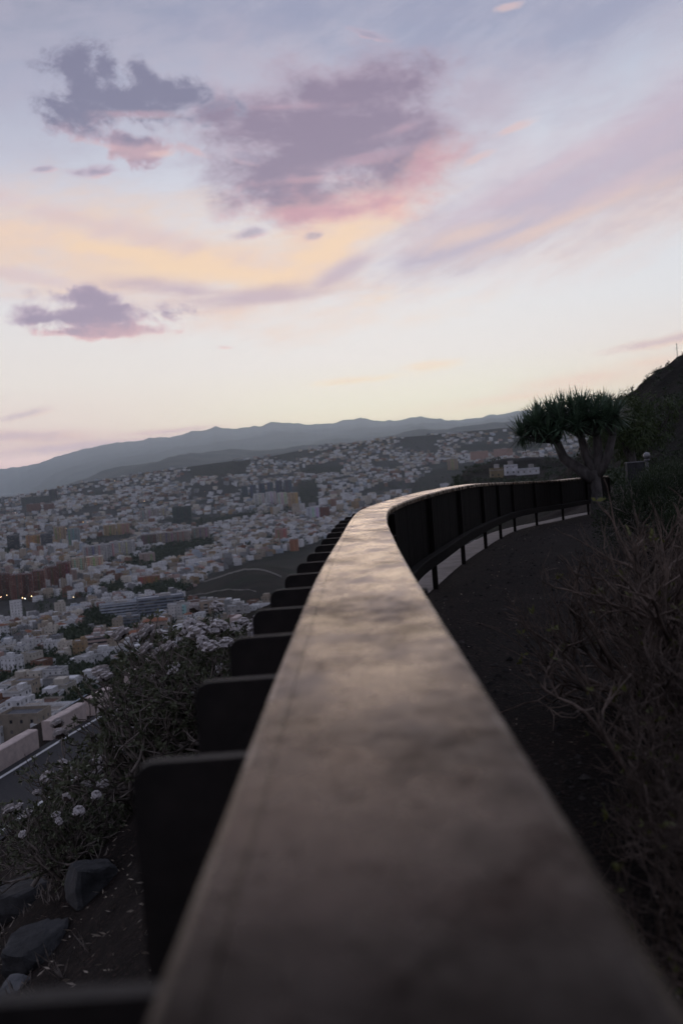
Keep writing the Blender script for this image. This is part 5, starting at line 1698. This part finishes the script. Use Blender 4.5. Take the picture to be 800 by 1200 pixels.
# broad soft streak on the right
col = cloud(col, [(650, 232, 250, 56, 20), (810, 160, 250, 84, 27), (550, 280, 150, 32, 14)], n_st2, .55, -.3, .7, S((181, 172, 190)), S((200, 190, 202)), S((222, 194, 186)), .95, litk=(.25, 1.1))
col = cloud(col, [(740, 165, 230, 40, 28), (620, 225, 160, 22, 20)], n_st2, .8, -.3, 1.1, S((202, 184, 197)), S((206, 196, 208)), S((216, 190, 194)), .55)
col = cloud(col, [(650, 262, 190, 12, 18), (540, 275, 100, 16, 12)], n_st2, 1.0, -.25, 1.1, S((234, 204, 188)), S((224, 200, 196)), S((240, 209, 184)), .6)
col = cloud(col, [(640, 200, 150, 16, 24), (740, 210, 130, 12, 20)], n_st, 1.0, -.25, 1.1, S((214, 190, 198)), S((210, 194, 204)), S((224, 196, 194)), .45)
# big violet-pink cloud in the middle
col = cloud(col, [(385, 165, 155, 78, -6), (255, 132, 50, 24, -4), (330, 200, 100, 62, 8), (425, 105, 125, 42, 8), (460, 190, 95, 54, 22), (300, 150, 90, 50, 0), (350, 236, 90, 30, 0), (430, 150, 115, 66, 0)], n_cu2, .85, -.16, .62, S((140, 126, 149)), S((172, 155, 174)), S((204, 158, 168)), .96, litdir=(.45, -1.0), litk=(.35, 1.45), core_at=.6, nzc=n_f)
col = cloud(col, [(430, 240, 105, 24, 10), (495, 200, 70, 28, 30), (370, 248, 90, 12, 4)], n_cu2, 1.2, -.1, .85, S((208, 160, 170)), S((222, 180, 180)), S((240, 188, 174)), .72, nzc=n_f)
col = cloud(col, [(430, 186, 110, 9, 10), (330, 125, 80, 7, 2), (470, 150, 60, 8, 16), (360, 210, 80, 7, 4)], n_in, 1.6, .0, 1.0, S((204, 168, 182)), S((200, 172, 186)), S((222, 176, 180)), .4)
# dark cumulus upper left
col = cloud(col, [(150, 114, 104, 32, -6), (98, 134, 62, 32, 0), (86, 78, 36, 34, -30), (125, 80, 22, 26, 0), (160, 84, 24, 24, 0), (215, 112, 56, 19, -8), (135, 165, 78, 20, -12), (100, 100, 44, 28, 0)], n_cu, 1.7, -.03, .58, S((124, 123, 148)), S((152, 150, 172)), S((190, 160, 175)), .96, litdir=(.35, -1.), litk=(.6, 1.7), core_at=.5, nzc=n_f)
col = cloud(col, [(165, 134, 66, 6, 3), (175, 178, 54, 8, 8), (230, 178, 24, 6, -20), (130, 172, 60, 7, -8)], n_cu, 1.4, .0, .9, S((196, 164, 178)), S((198, 174, 186)), S((220, 182, 182)), .55)
# small cloud lower left with pink base
col = cloud(col, [(112, 371, 104, 20, 2), (95, 350, 58, 15, 0), (140, 386, 70, 13, 0), (50, 374, 48, 8, 8), (100, 390, 56, 9, 0)], n_cu, 1.4, -.04, .52, S((152, 137, 161)), S((182, 163, 180)), S((222, 176, 178)), .96, litdir=(.35, -1.), litk=(.1, 1.1), core_at=.5, nzc=n_f)
for b_, op in (((112, 201, 32, 7, 10), .95), (((50, 198, 14, 5, 10)), .7), ((295, 272, 28, 8, 14), .7), ((368, 276, 14, 6, 10), .6), ((430, 40, 30, 5, -14), .6), ((290, 185, 30, 8, -14), .5)):
    col = cloud(col, [b_], n_f, 1.0, -.15, .6, S((160, 150, 172)), S((190, 172, 188)), S((220, 180, 184)), op, nzc=n_f, litk=(.2, 1.2))
for b_ in ((262, 407, 14, 3, 0), (595, 8, 22, 5, 8), (600, 150, 30, 6, 18), (560, 184, 24, 6, 20), (190, 180, 20, 5, 4)):
    col = cloud(col, [b_], n_f, .8, -.1, .7, S((224, 192, 188)), S((220, 198, 200)), S((232, 198, 188)), .6)
# low streaks by the horizon
col = cloud(col, [(90, 523, 190, 12, 6), (30, 512, 120, 12, 2), (190, 506, 110, 6, 6)], n_st, .8, -.1, .95, S((198, 170, 175)), S((218, 185, 178)), S((234, 192, 172)), .85, litk=(.3, 1.2))
col = cloud(col, [(20, 488, 50, 7, 14), (60, 515, 60, 8, 2)], n_cu, 1.1, -.1, .8, S((188, 168, 178)), S((210, 184, 186)), S((228, 192, 176)), .6)
col = cloud(col, [(762, 403, 60, 8, 10), (805, 394, 50, 10, 10)], n_st2, .9, -.1, .8, S((206, 180, 182)), S((222, 196, 188)), S((236, 202, 182)), .85)
col = cloud(col, [(700, 442, 160, 16, 9), (600, 466, 140, 10, 8), (760, 425, 100, 12, 8)], n_st, .9, -.2, 1.1, S((236, 203, 182)), S((236, 210, 190)), S((242, 208, 174)), .7)
col = cloud(col, [(500, 428, 46, 7, 6), (420, 445, 70, 6, 6)], n_st2, 1.0, -.1, 1.0, S((242, 216, 186)), S((238, 220, 198)), S((245, 217, 178)), .6)

# the part of the sky behind the camera is already going dark and blue
BK = 2.1
def S2(c): return tuple(q * BK for q in S(c))
back = CRAMP(MT('DIVIDE', EL, 1833., clamp=True), [(0, S2((112, 108, 116))), (.12, S2((114, 112, 124))), (.4, S2((102, 105, 122))), (1, S2((97, 102, 122)))])
fr = MT('ADD', dy, MT('MULTIPLY', dz, -.15))
col = MIX(SS(fr, -.25, .80), back, col)
zen = SS(dz, .47, .85)
col = MIX(zen, col, S2((112, 115, 132)))
below = MIX(SS(fr, -.3, .8), S((70, 68, 78)), S((150, 140, 146)))
col = MIX(SS(EL, -30., -4.), below, col)

sky = nt.nodes.new('ShaderNodeTexSky'); sky.sky_type = 'NISHITA'; sky.sun_disc = False
SUN_EL, SUN_AZ = math.radians(2.5), math.radians(2.)
sky.sun_elevation = SUN_EL; sky.sun_rotation = SUN_AZ
ad = nt.nodes.new('ShaderNodeMix'); ad.data_type = 'RGBA'; ad.blend_type = 'ADD'; ad.inputs['Factor'].default_value = SKY_ADD if 'SKY_ADD' in globals() else .003
# the air lies between the eye and the low sky: the sky beyond it is that much brighter
tau = MT('DIVIDE', HAZE_TOP * HAZE_D, MT('MAXIMUM', dz, .024))
gain = MT('ADD', 1.0, MT('MULTIPLY', MT('SUBTRACT', MT('EXPONENT', tau), 1.0), .46))
gain = MT('ADD', 1.0, MT('MULTIPLY', MT('SUBTRACT', gain, 1.0), SS(fr, .3, .9)))
vm = nt.nodes.new('ShaderNodeVectorMath'); vm.operation = 'SCALE'; L(nt, col, vm.inputs[0]); L(nt, gain, vm.inputs['Scale']); col = vm.outputs[0]
L(nt, col, ad.inputs['A']); L(nt, sky.outputs['Color'], ad.inputs['B'])
L(nt, ad.outputs['Result'], bg.inputs['Color'])
bg.inputs['Strength'].default_value = 1.0

sun = bpy.data.lights.new('sun', 'SUN'); sun.energy = .12; sun.angle = math.radians(18); sun.color = (1., .86, .70)
so = link(bpy.data.objects.new('sun', sun))
sd = Vector((math.sin(SUN_AZ) * math.cos(SUN_EL), math.cos(SUN_AZ) * math.cos(SUN_EL), math.sin(SUN_EL)))
so.rotation_euler = sd.to_track_quat('Z', 'Y').to_euler(); so.location = (0, 0, 60)

# ------------------------------------------------------------------ evening haze
def haze():
    mb = MB(); mb.box(-35000, 35000, -1500, 45000, -320, HAZE_TOP, bottom=True)
    m = bpy.data.materials.new('evening_haze'); m.use_nodes = True
    n = m.node_tree
    for q in list(n.nodes): n.nodes.remove(q)
    o = n.nodes.new('ShaderNodeOutputMaterial'); v = n.nodes.new('ShaderNodeVolumePrincipled')
    v.inputs['Color'].default_value = (.76, .89, 1.0, 1); v.inputs['Density'].default_value = HAZE_D; v.inputs['Anisotropy'].default_value = .74
    n.links.new(v.outputs[0], o.inputs['Volume'])
    tag(mb.build('haze', m), kind='stuff')
haze()

# ------------------------------------------------------------------ camera
cam = bpy.data.cameras.new('camera'); co = link(bpy.data.objects.new('camera', cam))
cam.sensor_fit = 'VERTICAL'; cam.sensor_height = 36; cam.lens = 36 * FPX / 1200
cam.clip_start = .02; cam.clip_end = 120000
I = Vector((CR, 0, 0)) + Vector((0, SP, CP)) * (-SR)
J = Vector((SR, 0, 0)) + Vector((0, SP, CP)) * CR
Fw = Vector((0, CP, -SP))
R_ = Matrix((I, J, -Fw)).transposed()
co.matrix_world = R_.to_4x4()
cam.dof.use_dof = True; cam.dof.focus_distance = 11.5; cam.dof.aperture_fstop = 2.4; cam.dof.aperture_blades = 9
scene.camera = co
vs = scene.view_settings
vs.view_transform = 'Standard'; vs.look = 'None'; vs.exposure = 0; vs.gamma = 1; vs.use_curve_mapping = False
scene.cycles.max_bounces = 6; scene.cycles.diffuse_bounces = 3; scene.cycles.glossy_bounces = 3; scene.cycles.volume_bounces = 1; scene.cycles.transparent_max_bounces = 8
scene.cycles.use_denoising = True
scene.render.film_transparent = False
